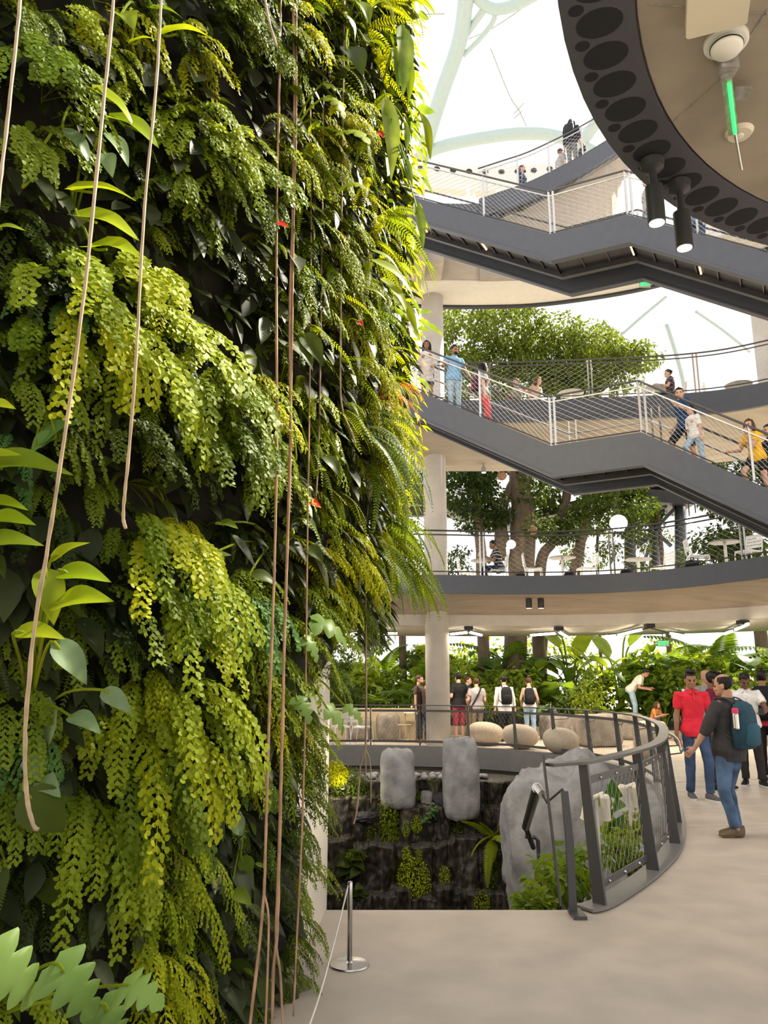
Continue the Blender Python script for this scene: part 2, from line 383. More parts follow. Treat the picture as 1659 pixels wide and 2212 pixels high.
def rail_parts(root, path, posts, h=1.07, net=(.19, .11), top=M['rail'], second=M['stain'], pw=.05, postmat=None, low=.08, sec=.12, nr=.0035, rr=.022):
    """path: base points (world); posts: indices or points"""
    b = MB(); b.tube([p + V((0, 0, h)) for p in path], rr, 8); b.build('top_rail', top, root)
    b = MB(); b.tube([p + V((0, 0, h - sec)) for p in path], rr * .8, 8); b.build('second_rail', second, root)
    b = MB(); b.tube([p + V((0, 0, low)) for p in path], rr * .7, 6); b.build('lower_rail', top, root)
    for p in posts:
        b = MB(); b.box((0, 0, h / 2), (pw, pw * .5, h)); b.build('post', postmat or top, root, loc=p)
    if net:
        b = MB()
        for p, q in zip(path[:-1], path[1:]): netbay(b, p, q, low, h - sec, net[0], net[1], nr)
        b.build('wire_mesh', M['wire'], root)

DU = V((-.885, .466, 0)); BK = V((.466, .885, 0)); WID = 1.6
class Stair: pass
def staircase(label, p1, p2, z, Lu, su, Ld, sd, strips):
    s = Stair(); A1 = atZ(p1[0], p1[1], z); A2 = atZ(p2[0], p2[1], z)
    s.path = [A1 + DU * Lu + V((0, 0, Lu * su)), A1, A2, A2 - DU * Ld - V((0, 0, Ld * sd))]
    root = thing('staircase', label, 'staircase', A1 - V((0, 0, .62)))
    off = -root.location
    def P(p): return V(p) + off
    path = [P(p) for p in s.path]
    for nm, o in (('stringer', 0), ('stringer', WID)):
        b = MB(); rings = []
        for p in path:
            q = p + BK * o
            rings.append([q + BK * x + V((0, 0, zz)) for x, zz in ((0, .03), (0, -.58), (-.05, -.58), (-.05, -.62), (.12, -.62), (.12, -.585), (.035, -.585), (.035, .03))])
        b.loft(rings); fixn(b.build(nm, M['steel'], root))
    # treads
    def flight(a, bb, n):
        for k in range(n):
            p = a.lerp(bb, (k + .5) / n); b = MB()
            d = (bb - a); d.z = 0; d.normalize()
            Mx = Matrix(((d.x, BK.x, 0), (d.y, BK.y, 0), (0, 0, 1)))
            rise = abs(bb.z - a.z) / n; run = (V((bb.x, bb.y, 0)) - V((a.x, a.y, 0))).length / n
            b.box(BK * (WID / 2), (run + .03, WID - .08, .05), Mx); b.box(BK * (WID / 2) - d * (run / 2) * (1 if bb.z > a.z else -1) - V((0, 0, rise / 2)), (.02, WID - .08, rise), Mx)
            b.build('tread', M['dsteel'], root, loc=p - V((0, 0, .16)))
    flight(path[1], path[0], max(6, int(Lu * su / .17))); flight(path[3], path[2], max(6, int(Ld * sd / .17)))
    b = MB(); d = (path[2] - path[1]).normalized(); b.loft([[p + BK * x + V((0, 0, zz)) for x, zz in ((.03, -.1), (WID, -.1), (WID, -.16), (.03, -.16))] for p in path[1:3]]); fixn(b.build('landing', M['dsteel'], root))
    b = MB(); b.loft([[p + BK * x + V((0, 0, zz)) for x, zz in ((.03, -.42), (WID * .5, -.42), (WID * .5, -.45), (.03, -.45))] for p in path])
    fixn(b.build('soffit_panel', M['dsteel'], root))
    b = MB(); b.loft([[p + BK * x + V((0, 0, zz)) for x, zz in ((WID * .5, -.36), (WID * .5 + .12, -.36), (WID * .5 + .12, -.58), (WID * .5, -.58))] for p in path])
    fixn(b.build('centre_beam', M['dsteel'], root))
    b = MB()
    for a, bb in zip(path[:-1], path[1:]):
        n = max(2, int((bb - a).length / .42))
        for k in range(n + 1):
            p = a.lerp(bb, k / n); b.bar(p + BK * .05 + V((0, 0, -.47)), p + BK * (WID * .5) + V((0, 0, -.47)), .02, .05)
    b.build('soffit_rib', M['rail'], root)
    for a, k in strips:
        p = path[a].lerp(path[a + 1], k); b = MB(); b.bar(p + BK * .12 + V((0, 0, -.475)), p + BK * (WID * .46) + V((0, 0, -.475)), .035, .03); b.build('light_strip', M['strip'], root)
    # near railing with net, far railing without
    ip = BK * .05; pts = []; posts = []
    for a, bb in zip(path[:-1], path[1:]):
        n = max(1, round((bb - a).length / 1.75))
        for k in range(n): pts.append(a.lerp(bb, k / n) + ip); posts.append(pts[-1])
    pts.append(path[-1] + ip); posts.append(path[1] + ip + (path[2] - path[1]).normalized() * .09); posts.append(path[2] + ip - DU * .1)
    rail_parts(root, pts, posts, 1.07, (.17, .105), M['rail'], M['stain'], .045, M['stain'], nr=.0028)
    fp = [p + BK * (WID - .06) for p in path]
    b = MB(); b.tube([p + V((0, 0, .72)) for p in fp], .022, 8); b.build('handrail', M['stain'], root)
    b = MB(); b.tube([p + V((0, 0, 1.05)) for p in fp], .022, 8); b.build('top_rail', M['rail'], root)
    for p in fp[1:3]:
        for e in (0, .12): b = MB(); b.box((0, 0, .5), (.035, .025, 1.0)); b.build('post', M['stain'], root, loc=p + V((e, -e, 0)))
    return s
ST1 = staircase('dark grey steel staircase crossing between the two cafe balconies', (1190, 966), (1385, 937), 6.1, 4.4, .585, 3.6, .66, [])
ST2 = staircase('dark grey steel staircase crossing under the glass dome, orange light strips below', (1188, 508), (1355, 466), 10.8, 4.4, .60, 3.8, .635, [(0, .28), (0, .62), (1, .98), (2, .32), (2, .75)])
def on_stair(S, x, side=.85, which=None):
    """point on the walking line of a stair that projects to pixel column x"""
    best = None
    for i in range(3):
        for k in range(101):
            p = S.path[i].lerp(S.path[i + 1], k / 100) + BK * side; e = abs(pix(p + V((0, 0, .9)))[0] - x)
            if best is None or e < best[0]: best = (e, p)
    return best[1] - V((0, 0, .12))

# ---- curved ramp at the top
RP = [atY(*q) for q in ((1035, 434, 18.5), (1090, 416, 18.5), (1141, 398, 18.7), (1200, 370, 18.9), (1260, 338, 19.1), (1327, 297, 19.4), (1400, 250, 19.7), (1480, 192, 20.0))]
RPS = spline(RP, 5)
def offs(path, d):
    out = []
    for i, p in enumerate(path):
        t = path[min(i + 1, len(path) - 1)] - path[max(i - 1, 0)]; n = V((-t.y, t.x, 0)).normalized(); out.append(p + n * d)
    return out
root = thing('curved_ramp', 'curved grey walkway ramp rising under the glass dome at the top', 'ramp', RPS[0])
o_ = -root.location; R0 = [p + o_ for p in RPS]; R1 = offs(R0, 1.9)
mb = MB(); mb.loft([[a + V((0, 0, .05)), a + V((0, 0, -.5)), a + V((0, .08, -.5)), a + V((0, .08, .05))] for a in R0]); fixn(mb.build('edge_band', M['steel'], root))
mb = MB(); mb.loft([[a + V((0, .08, -.1)), a + V((0, .08, -.46)), b + V((0, 0, -.46)), b + V((0, 0, -.1))] for a, b in zip(R0, R1)]); fixn(mb.build('deck', M['conc'], root))
mb = MB(); mh = MB()
mb.loft([[a.lerp(b, .03) + V((0, 0, -.47)), a.lerp(b, .26) + V((0, 0, -.47)), a.lerp(b, .26) + V((0, 0, -.5)), a.lerp(b, .03) + V((0, 0, -.5))] for a, b in zip(R0, R1)]); fixn(mb.build('perforated_strip', M['rail'], root))
for p, t in walk([a.lerp(b, .145) for a, b in zip(R0, R1)], .34): disc(mh, p + V((0, 0, -.503)), t, V((-t.y, t.x, 0)).normalized(), .12, .13, 12)
mh.build('perforation', M['blk'], root)
rail_parts(root, [p + V((0, .04, 0)) for p in R0], [R0[i] + V((0, .04, 0)) for i in range(2, len(R0), 6)], 1.02, (.2, .12), M['rail'], M['stain'], .045, M['stain'])
# tan wall under the ramp, down to the slab
mb = MB(); rw_ = []
for p in RPS:
    k_ = max(0, min(1, (pix(p)[0] - 1290) / 60)); zb = 12.55 + (p.z - .9 - 12.55) * k_; rw_.append([p + V((0, .45, -.5)), V((p.x + .1, p.y + 1.0, zb)), V((p.x + .1, p.y + 1.15, zb)), p + V((0, .6, -.5))])
mb.loft(rw_); struct(fixn(mb.build('wall_ramp', mat('ramp_wall', (.34, .30, .26), .8, var=.06))))
# pale perforated gallery beam beyond
GB = spline([atY(x, y, 26) for x, y in ((840, 340), (930, 350), (1020, 357), (1110, 357), (1200, 350), (1290, 336))], 4)
mb = MB(); mb.loft([[p, p + V((0, 0, -1.1)), p + V((0, .4, -1.1)), p + V((0, .4, 0))] for p in GB]); struct(fixn(mb.build('trim_gallery', M['white'])))
mh = MB()
for p, t in walk(GB, .62): disc(mh, p + V((0, -.02, -.28)), t, V((0, 0, 1)), .12, .11, 12)
struct(mh.build('trim_hole', M['blk']))

# ---- balcony railings
def balcony(label, path, z, off, step, x0, x1, net):
    pp = [p + V((0, 0, z)) for p in offs([V(p) for p in path], off)]
    pp = [p for p in pp if x0 <= p.x <= x1]
    root = thing('balcony_railing', label, 'railing', pp[len(pp) // 2]); o = -root.location
    pp = [p + o for p in pp]
    posts = []
    for p, t in walk(pp, step): posts += [p, p + t * .09]
    rail_parts(root, pp, posts, 1.08, net, M['rail'], M['rail'], .035, M['stain'], low=.1, sec=.1, nr=.0022)
balcony('thin steel railing with wire net along the lower cafe balcony', P2, 4.02, .02, 3.05, -4, 8.4, (.20, .12))
balcony('thin steel railing with wire net along the upper cafe balcony', P3, 8.63, .02, 2.6, -3, 12.3, (.20, .12))

# ---- leaning blade railing around the well
root = thing('curved_railing', 'dark curved railing with leaning blade posts around the waterfall well', 'railing', RIM[0]); o_ = -root.location
HR = .99
lean = [p + o_ for p in offs(RIM, .02)]           # rail line leans in over the well
base = [p + o_ for p in offs(RIM, -.09)]
mb = MB()
ext = lean[0] + (lean[0] - lean[1]).normalized() * .22
mb.loft([[p + n * x + V((0, 0, HR + zz)) for x, zz in ((-.055, 0), (.055, 0), (.055, .022), (-.055, .022))] for p, n in zip([ext] + lean, [((lambda t: V((-t.y, t.x, 0)).normalized())((lean[min(i + 1, len(lean) - 1)] - lean[max(i - 1, 0)]))) for i in [0] + list(range(len(lean)))])])
fixn(mb.build('top_rail', M['rail'], root))
W1 = walk(lean, 1.24, .14)
for k, (p, t) in enumerate(W1):
    n = V((-t.y, t.x, 0)).normalized(); q = p - n * .075; b = MB()   # n points into the well
    poly = [q - n * .052 + V((0, 0, 0.02)), q + n * .052 + V((0, 0, .02)), p + n * .038 + V((0, 0, HR)), p - n * .038 + V((0, 0, HR))]
    b.prism([v - p - t * .012 for v in poly], t * .024); fixn(b.build('blade_post', M['rail'], root, loc=p))
mb = MB()
for (p, t), (q, t2) in zip(W1[:-1], W1[1:]):
    n = V((-t.y, t.x, 0)).normalized() * .05; d = (q - p).normalized()
    netbay(mb, p - n * .6 + d * .05, q - n * .6 - d * .05, .16, .85, .10, .17, .0012)
    for hh, s_ in ((.87, -.4), (.13, -.9)):
        mt = MB(); a = p + n * s_ + d * .03 + V((0, 0, hh)); b = q + n * s_ - d * .03 + V((0, 0, hh)); mt.bar(a, b, .012, .055); fb = mt.build('frame_bar', M['rail'], root)
        mt = MB()
        for e in (.2, .5, .8): mt.ell(a.lerp(b, e) - n * .2, (.013, .013, .013), 8, 5)
        mt.build('bolts', M['stain'], fb)
mb.build('wire_mesh', M['wire'], root)
# low grab rail on the outer side of the curve
out = [p + V((0, 0, .84)) for p in offs(RIM, -.16)]
gl = [p for p in out if p.y > 8.9 and p.y < 17.5]
r2 = thing('curved_handrail', 'steel handrail tube on brackets outside the curved blade railing', 'handrail', gl[0]); o2 = -gl[0]
mb = MB(); mb.tube([p + o2 for p in gl], .024, 10); mb.build('tube', M['stain'], r2, smooth=True)
for p, t in W1:
    pw_ = p - o_ + V((0, 0, .76)); g_ = min(gl, key=lambda q: (q - pw_).length)
    if (V((g_.x - pw_.x, g_.y - pw_.y, 0))).length < .45:
        b = MB(); b.tube([V((0, 0, 0)), V((0, 0, -.05)), pw_ - g_ + V((0, 0, 0.0))], .008, 6); b.build('bracket', M['rail'], r2, loc=g_ + o2)
# end post of the railing next to the stair, with plate foot and handrail
g0 = atZ(1238, 1975, 0); r3 = thing('stair_handrail', 'dark steel stair post with a stainless handrail going down beside the boulder', 'handrail', g0)
mb = MB(); mb.bar((0, 0, 0), (0, 0, .48), .055, .03); mb.loft([[V((x * .0275, y * .015, .48)) for x, y in ((-1, -1), (1, -1), (1, 1), (-1, 1))], [V((-.02 + x * .025, y * .015 - .0, .82)) for x, y in ((-1, -1), (1, -1), (1, 1), (-1, 1))]]); fixn(mb.build('post', M['rail'], r3))
mb = MB(); mb.box((.02, -.04, .012), (.09, .2, .024)); mb.build('foot_plate', M['rail'], r3)
gA = atT(1172, 1716, 6.0) - g0; gB = atT(1160, 1702, 6.15) - g0; gC = atT(1136, 1786, 7.9) - g0; gD = atT(1152, 1830, 8.6) - g0
mb = MB(); mb.tube([(-.02, .0, .80), (-.03, .02, .83), gA + V((.03, 0, -.06)), gA], .009, 8); mb.build('bracket', M['rail'], r3)
mb = MB(); mb.tube([gA, gB], .034, 14); mb.tube([gB, gC], .042, 14); mb.build('grip_tube', M['stain'], r3, smooth=False)
mb = MB(); mb.tube([gC, gD], .03, 12); mb.build('lower_tube', M['stain'], r3)
mb = MB(); q_ = atT(1162, 1815, 8.4) - g0; mb.tube([q_ + V((.02, 0, -1.4)), q_, q_ + V((-.03, 0, .03)), q_ + V((-.14, 0, .04))], .022, 8); mb.build('lower_bracket', M['rail'], r3)
mb = MB(); mb.bar((-.08, .02, 0.05), (-.16, .02, 1.07), .03, .016); mb.build('thin_upright', M['rail'], r3)
# handrail on the cream wall at the left of the well
hp = [atT(*q) for q in ((648, 1712, 5.6), (672, 1708, 5.75), (700, 1692, 6.0))]
r4 = thing('wall_handrail', 'white painted handrail end fixed to the cream wall beside the plants', 'handrail', hp[0]); o4 = -hp[0]
mb = MB(); mb.tube([p + o4 for p in hp], .028, 12); mb.build('grip_tube', M['cream'], r4, smooth=True)
for q in ((668, 1722, 5.75, 668, 1745), (706, 1810, 6.6, 706, 1838), (708, 1885, 6.7, 706, 1925)):
    a = atT(q[0], q[1], q[2]) + o4; b_ = atT(q[3], q[4], q[2]) + o4
    b = MB(); b.tube([a + V((.05, 0, .02)), a + V((.05, 0, -.03)), a], .007, 6); b.bar(a, b_, .03, .012); b.build('bracket', M['rail'], r4)
# ================================================================== PLANT SHAPES
FANP = [(0, 0), (.36, .40), (.70, .50), (.95, .30), (1.0, 0), (.93, -.30), (.68, -.50), (.34, -.38)]
def fan(mb, p, d, u, s):
    o = len(mb.v); mb.v += [tuple(p + d * (a * s) + u * (b * s)) for a, b in FANP]; mb.f.append(tuple(range(o, o + 8)))
def curve_out(R_, yaw, L, a0, a1, n, pw=.8):
    h = V((cos(yaw), sin(yaw), 0)); p = V((0, 0, 0)); out = [(p.copy(), None)]; st = L / n
    for i in range(n):
        a = a0 + (a1 - a0) * ((i + .5) / n) ** pw; t = h * cos(a) + V((0, 0, sin(a))); p = p + t * st; out.append((p.copy(), t))
    out[0] = (out[0][0], out[1][1]); return out
def maiden(R_, nf, L, leaf, nodes=12, spread=70, bl=.27):
    mb = MB()
    for f in range(nf):
        yaw = radians(R_.uniform(-spread, spread)); l = L * R_.uniform(.65, 1.1)
        c = curve_out(R_, yaw, l, radians(R_.uniform(-35, 45)), radians(R_.uniform(-88, -70)), nodes)
        S = V((-sin(yaw), cos(yaw), 0)); off = V((R_.uniform(-.03, .06), R_.uniform(-.10, .10), R_.uniform(-.08, .08)))
        mb.tube([p + off for p, _ in c[::3]], .0025, 3, cap=False)
        for i in range(1, nodes + 1):
            t = i / nodes
            if t < .16: continue
            p, T = c[i]; p = p + off
            b = l * bl * min(1, 3 * (t - .1)) * (1.06 - t) ** .75 + leaf * .6
            for sd in (-1, 1):
                bd = (S * (sd * R_.uniform(.7, 1.0)) + T * R_.uniform(.5, .8) + V((R_.uniform(-.25, .25), 0, -.35))).normalized(); q = p.copy(); k = 0; s_ = 0.0
                while s_ < b:
                    bd = (bd + V((0, 0, -.09))).normalized(); step = leaf * .62; s_ += step; q = q + bd * step; k += 1
                    d = (bd * .6 + V((R_.uniform(-.3, .5), R_.uniform(-.35, .35), -.75 if k % 2 else -.1)) + S * (sd * .2)).normalized()
                    u = d.cross(V((1.0, R_.uniform(-.5, .5), R_.uniform(-.1, .6)))).normalized()
                    fan(mb, q, d, u, leaf * R_.uniform(.75, 1.15))
            fan(mb, p, T, S, leaf)
    return mb
def sword(R_, nf, L, pl=.075, pairs=26, spread=80, a0=(-20, 55), a1=(-88, -60), wid=.24, mb=None, org=V((0, 0, 0)), yaw0=0):
    mb = mb or MB()
    for f in range(nf):
        yaw = yaw0 + radians(R_.uniform(-spread, spread)); l = L * R_.uniform(.65, 1.1)
        c = curve_out(R_, yaw, l, radians(R_.uniform(*a0)), radians(R_.uniform(*a1)), pairs)
        roll = R_.uniform(-.7, .7); S0 = V((-sin(yaw), cos(yaw), 0))
        mb.tube([org + p for p, _ in c[::4]], .003, 3, cap=False)
        for i in range(2, pairs + 1):
            t = i / pairs; p, T = c[i]; p = org + p; N = S0.cross(T).normalized(); S = (S0 * cos(roll) + N * sin(roll)).normalized()
            w_ = pl * (min(1, t * 4) * (1.04 - t) ** .6)
            for sd in (-1, 1):
                d = (S * sd + T * .35 + V((0, 0, -.2)) + V((R_.uniform(-.1, .1), R_.uniform(-.1, .1), 0))).normalized(); e = T * (pl * wid * .5); o = len(mb.v)
                mid_ = p + d * (w_ * .55); tip = p + d * w_ + V((0, 0, -.12 * w_))
                mb.v += [tuple(p - e * .6), tuple(p + e * .6), tuple(mid_ + e), tuple(tip), tuple(mid_ - e)]; mb.f += [(o, o + 1, o + 2, o + 3, o + 4)]
    return mb
def leaf(mb, base, tip, nrm, W, fold=.25, droop=.12, shape='ovate', n=8, wave=0.0):
    base = V(base); tip = V(tip); ax = tip - base; L = ax.length; ax.normalize(); nrm = V(nrm); S = ax.cross(nrm).normalized(); N = S.cross(ax).normalized(); rows = []
    for i in range(n + 1):
        t = i / n
        if shape == 'ovate': w_ = W * (sin(pi * min(1, t ** .62)) ** .9 if t < 1 else 0)
        elif shape == 'heart': w_ = W * (max(0, (1 - t)) ** .8) * (1.25 if t > .04 else .75) * min(1, .55 + 5 * t)
        elif shape == 'strap': w_ = W * min(1, 6 * t + .1) * (1 - t ** 3) 
        else: w_ = W * sin(pi * t)
        ctr = base + ax * (L * t) + N * (droop * L * (sin(pi * t) - .6 * t * t)); row = []
        for k in (-1, -.5, 0, .5, 1):
            bk = -.12 * L * (abs(k) if (shape == 'heart' and t < .25) else 0) * (1 - 4 * t)
            row.append(ctr + S * (k * w_) + N * (abs(k) * fold * w_ + wave * W * sin(9 * t + 3 * k) * abs(k)) + ax * bk)
        rows.append(row)
    mb.sheet(rows)
def lobed(mb, base, tip, nrm, W, n=5, droop=.15):
    """deeply cut leaf blade: one sheet whose outline runs out into pointed lobes"""
    base = V(base); tip = V(tip); ax = tip - base; L = ax.length; ax.normalize(); S = ax.cross(V(nrm)).normalized(); N = S.cross(ax).normalized(); rows = []; m = n * 8
    for i in range(m + 1):
        t = i / m; ph = (t * n) % 1.0; lobe = (1 - abs(ph - .42) / .42 if ph < .42 else 1 - (ph - .42) / .58); env = (1.02 - t) ** .55 * min(1, .72 + 3 * t)
        w_ = W * env * (.42 + .58 * lobe ** .6); c = base + ax * (L * t) + N * (droop * L * (sin(pi * t) - .9 * t * t)); row = []
        for k in (-1, -.66, -.33, 0, .33, .66, 1):
            u = abs(k); row.append(c + S * (k * w_) + ax * ((u ** 1.6) * (.22 * w_ - .25 * L * (.3 - t if t < .3 else 0))) + N * (.10 * w_ * u - .26 * w_ * u * u))
        rows.append(row)
    mb.sheet(rows)
def leafcloud(mb, R_, c, r, n, s, down=.5, shell=.55):
    c = V(c)
    for _ in range(n):
        while True:
            d = V((R_.uniform(-1, 1), R_.uniform(-1, 1), R_.uniform(-1, 1)))
            if .05 < d.length < 1: break
        d = d.normalized() * (d.length ** shell); p = c + V((d.x * r[0], d.y * r[1], d.z * r[2]))
        a = (d + V((R_.uniform(-1, 1), R_.uniform(-1, 1), R_.uniform(-1, .6) - down))).normalized(); u = a.cross(V((R_.uniform(-1, 1), R_.uniform(-1, 1), 1.2))).normalized()
        l = s * R_.uniform(.7, 1.2); w_ = l * .30; nn = u.cross(a); o = len(mb.v)
        mb.v += [tuple(p), tuple(p + a * (l * .45) + u * w_ + nn * (w_ * .35)), tuple(p + a * l - V((0, 0, .12 * l))), tuple(p + a * (l * .45) - u * w_ + nn * (w_ * .35)), tuple(p + a * (.48 * l))]
        mb.f += [(o, o + 1, o + 4), (o + 1, o + 2, o + 4), (o + 2, o + 3, o + 4), (o + 3, o, o + 4)]

# ================================================================== THE LIVING WALL
def Rz(z): return 4.05 + bulge(z)
def wall_hit(x, y, lift=0.0):
    d = ray(x, y); ox, oy = -CX, -CYY
    R_ = 4.3
    for _ in range(5):
        a = d.x * d.x + d.y * d.y; b = ox * d.x + oy * d.y; c_ = ox * ox + oy * oy - (R_ + lift) ** 2; D = b * b - a * c_
        t = (-b - sqrt(D)) / a if D > 0 else -b / a
        p = EYE + d * t; R_ = Rz(p.z)
    n = V((p.x - CX, p.y - CYY, 0)).normalized()
    return p, n, t
def wall_at(th, z, lift=0.0): e = V((cos(th), sin(th), 0)); return V((CX, CYY, z)) + e * (Rz(z) + lift), e
RW = random.Random(11)
# planting felt under the plants
mb = MB(); rows = []
for j in range(48):
    z = .02 + j * .25
    mt_ = -15 + 23 * max(0, min(1, (z - 1.6) / .8)); rows.append([wall_at(radians(-78 + (78 + mt_) * k / 60), z, .02 + .07 * noise.noise(V((k * .35, z * 1.6, 3))))[0] for k in range(61)])
mb.sheet(rows); struct(mb.build('wall_planting', M['soil'], smooth=True))
def carpet(n, seed, col, label, smin, smax, lift, z0=0, z1=10.3, th0=-56, th1=6, keep=None):
    R_ = random.Random(seed); mb = MB()
    for _ in range(n):
        th = radians(R_.uniform(th0, th1)); z = z0 + (z1 - z0) * R_.random(); p, e = wall_at(th, z, R_.uniform(.02, lift))
        if z < 1.9 and th > radians(-21): continue
        if keep and noise.noise(V((th * 5, z * 1.5, keep))) < .03: continue
        s = R_.uniform(smin, smax); T = V((-e.y, e.x, 0))
        d = (e * R_.uniform(.05, .9) + T * R_.uniform(-.6, .6) + V((0, 0, -R_.uniform(.2, 1.1)))).normalized()
        nn = (e * R_.uniform(.2, 1) + V((0, 0, R_.uniform(.2, 1)))); S = d.cross(nn).normalized(); N = S.cross(d); w_ = s * R_.uniform(.2, .32); o = len(mb.v); dr = R_.uniform(.0, .22) * s
        c_ = [p] ; mb.v.append(tuple(p))
        for t, k in ((.14, .62), (.36, 1.0), (.62, .80), (.84, .38)):
            q = p + d * (t * s) - V((0, 0, dr * t * t)); h = k * w_; mb.v += [tuple(q + S * h + N * (.3 * h)), tuple(q), tuple(q - S * h + N * (.3 * h))]
        mb.v.append(tuple(p + d * s - V((0, 0, dr))))
        mb.f += [(o, o + 1, o + 2), (o, o + 2, o + 3)] + [f for r in (1, 4, 7) for f in ((o + r, o + r + 3, o + r + 4, o + r + 1), (o + r + 1, o + r + 4, o + r + 5, o + r + 2))] + [(o + 10, o + 13, o + 11), (o + 11, o + 13, o + 12)]
    return tag(mb.build('leaf_carpet', G[col], smooth=True), label, 'leaves', kind='stuff')
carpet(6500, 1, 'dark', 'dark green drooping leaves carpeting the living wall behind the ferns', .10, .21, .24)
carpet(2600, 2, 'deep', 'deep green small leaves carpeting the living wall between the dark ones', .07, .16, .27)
carpet(1500, 3, 'mid', 'mid green loose leaves scattered over the living wall in patches', .06, .12, .32, keep=4.2)
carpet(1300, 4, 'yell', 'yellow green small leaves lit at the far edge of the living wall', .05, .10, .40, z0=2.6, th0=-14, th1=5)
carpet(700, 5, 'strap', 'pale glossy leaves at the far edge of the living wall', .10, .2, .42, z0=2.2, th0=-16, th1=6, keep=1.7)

# prototypes (mesh data shared by copies)
RP_ = random.Random(5); PM = {}
for i in range(5): PM['big', i] = maiden(RP_, 7, .80, .038, 13, bl=.24).mesh('fern')
for i in range(5): PM['fine', i] = maiden(RP_, 8, .66, .022, 14, bl=.28).mesh('fern')
for i in range(3): PM['fluff', i] = maiden(RP_, 13, .55, .017, 15, spread=85, bl=.33).mesh('fern')
for i in range(4): PM['sword', i] = sword(RP_, 9, .85).mesh('fern')
for i in range(3): PM['long', i] = sword(RP_, 7, 1.15, .085, 34, 60, (-40, 20), (-90, -78)).mesh('fern')
for i in range(3): PM['tongue', i] = maiden(RP_, 5, 1.05, .038, 17, spread=35, bl=.15).mesh('fern')
_mc = {}
def withmat(key, col):
    if (key, col) not in _mc:
        me = PM[key].copy(); me.materials.clear(); me.materials.append(G[col]); _mc[key, col] = me
    return _mc[key, col]
KS = dict(big=.54, fine=.64, fluff=.66, sword=.62, long=.74, tongue=.54)
NV = dict(big=5, fine=5, fluff=3, sword=4, long=3, tongue=3)
CW = dict(dark='dark green', deep='deep green', mid='mid green', fresh='fresh green', blue='blue-green', yell='yellow-green', lime='lime', orange='orange', silver='silvery', strap='pale green')
KW = dict(big='round-leaved fern', fine='small-leaved fern', fluff='fluffy fern', sword='sword fern', long='long sword fern', tongue='narrow trailing fern')
VZ = ['topmost', 'high up', 'above head height', 'near head height', 'near the floor']
def fern(kind, col, p, n, s, R_, label, group, tilt=.3):
    o = fromdata('hanging_fern', withmat((kind, R_.randrange(NV[kind])), col)); o.location = p
    o.rotation_euler = (R_.uniform(-.15, .15), R_.uniform(-.2, .25), atan2(n.y, n.x) + R_.uniform(-tilt, tilt)); s *= KS[kind] * (1.05 if (p.z < 1.6 and p.y < 4.2) else 1) * (.42 if (p.z < 1.9 and p.y >= 4.6) else 1); o.scale = (s, s, s)
    return tag(o, label, 'fern', group)
ROOTX = ((0, 130, 'left of the long curling root'), (130, 300, 'between the two pale roots'), (300, 470, 'right of both pale roots'), (470, 610, 'left of the brown roots'), (610, 730, 'among the brown roots'), (730, 1200, 'at the wall edge past the roots'))
def where(x, y):
    a = next(t for x0, x1, t in ROOTX if x < x1)
    b = VZ[0 if y < 330 else 1 if y < 800 else 2 if y < 1250 else 3 if y < 1700 else 4]
    return a + ', ' + b
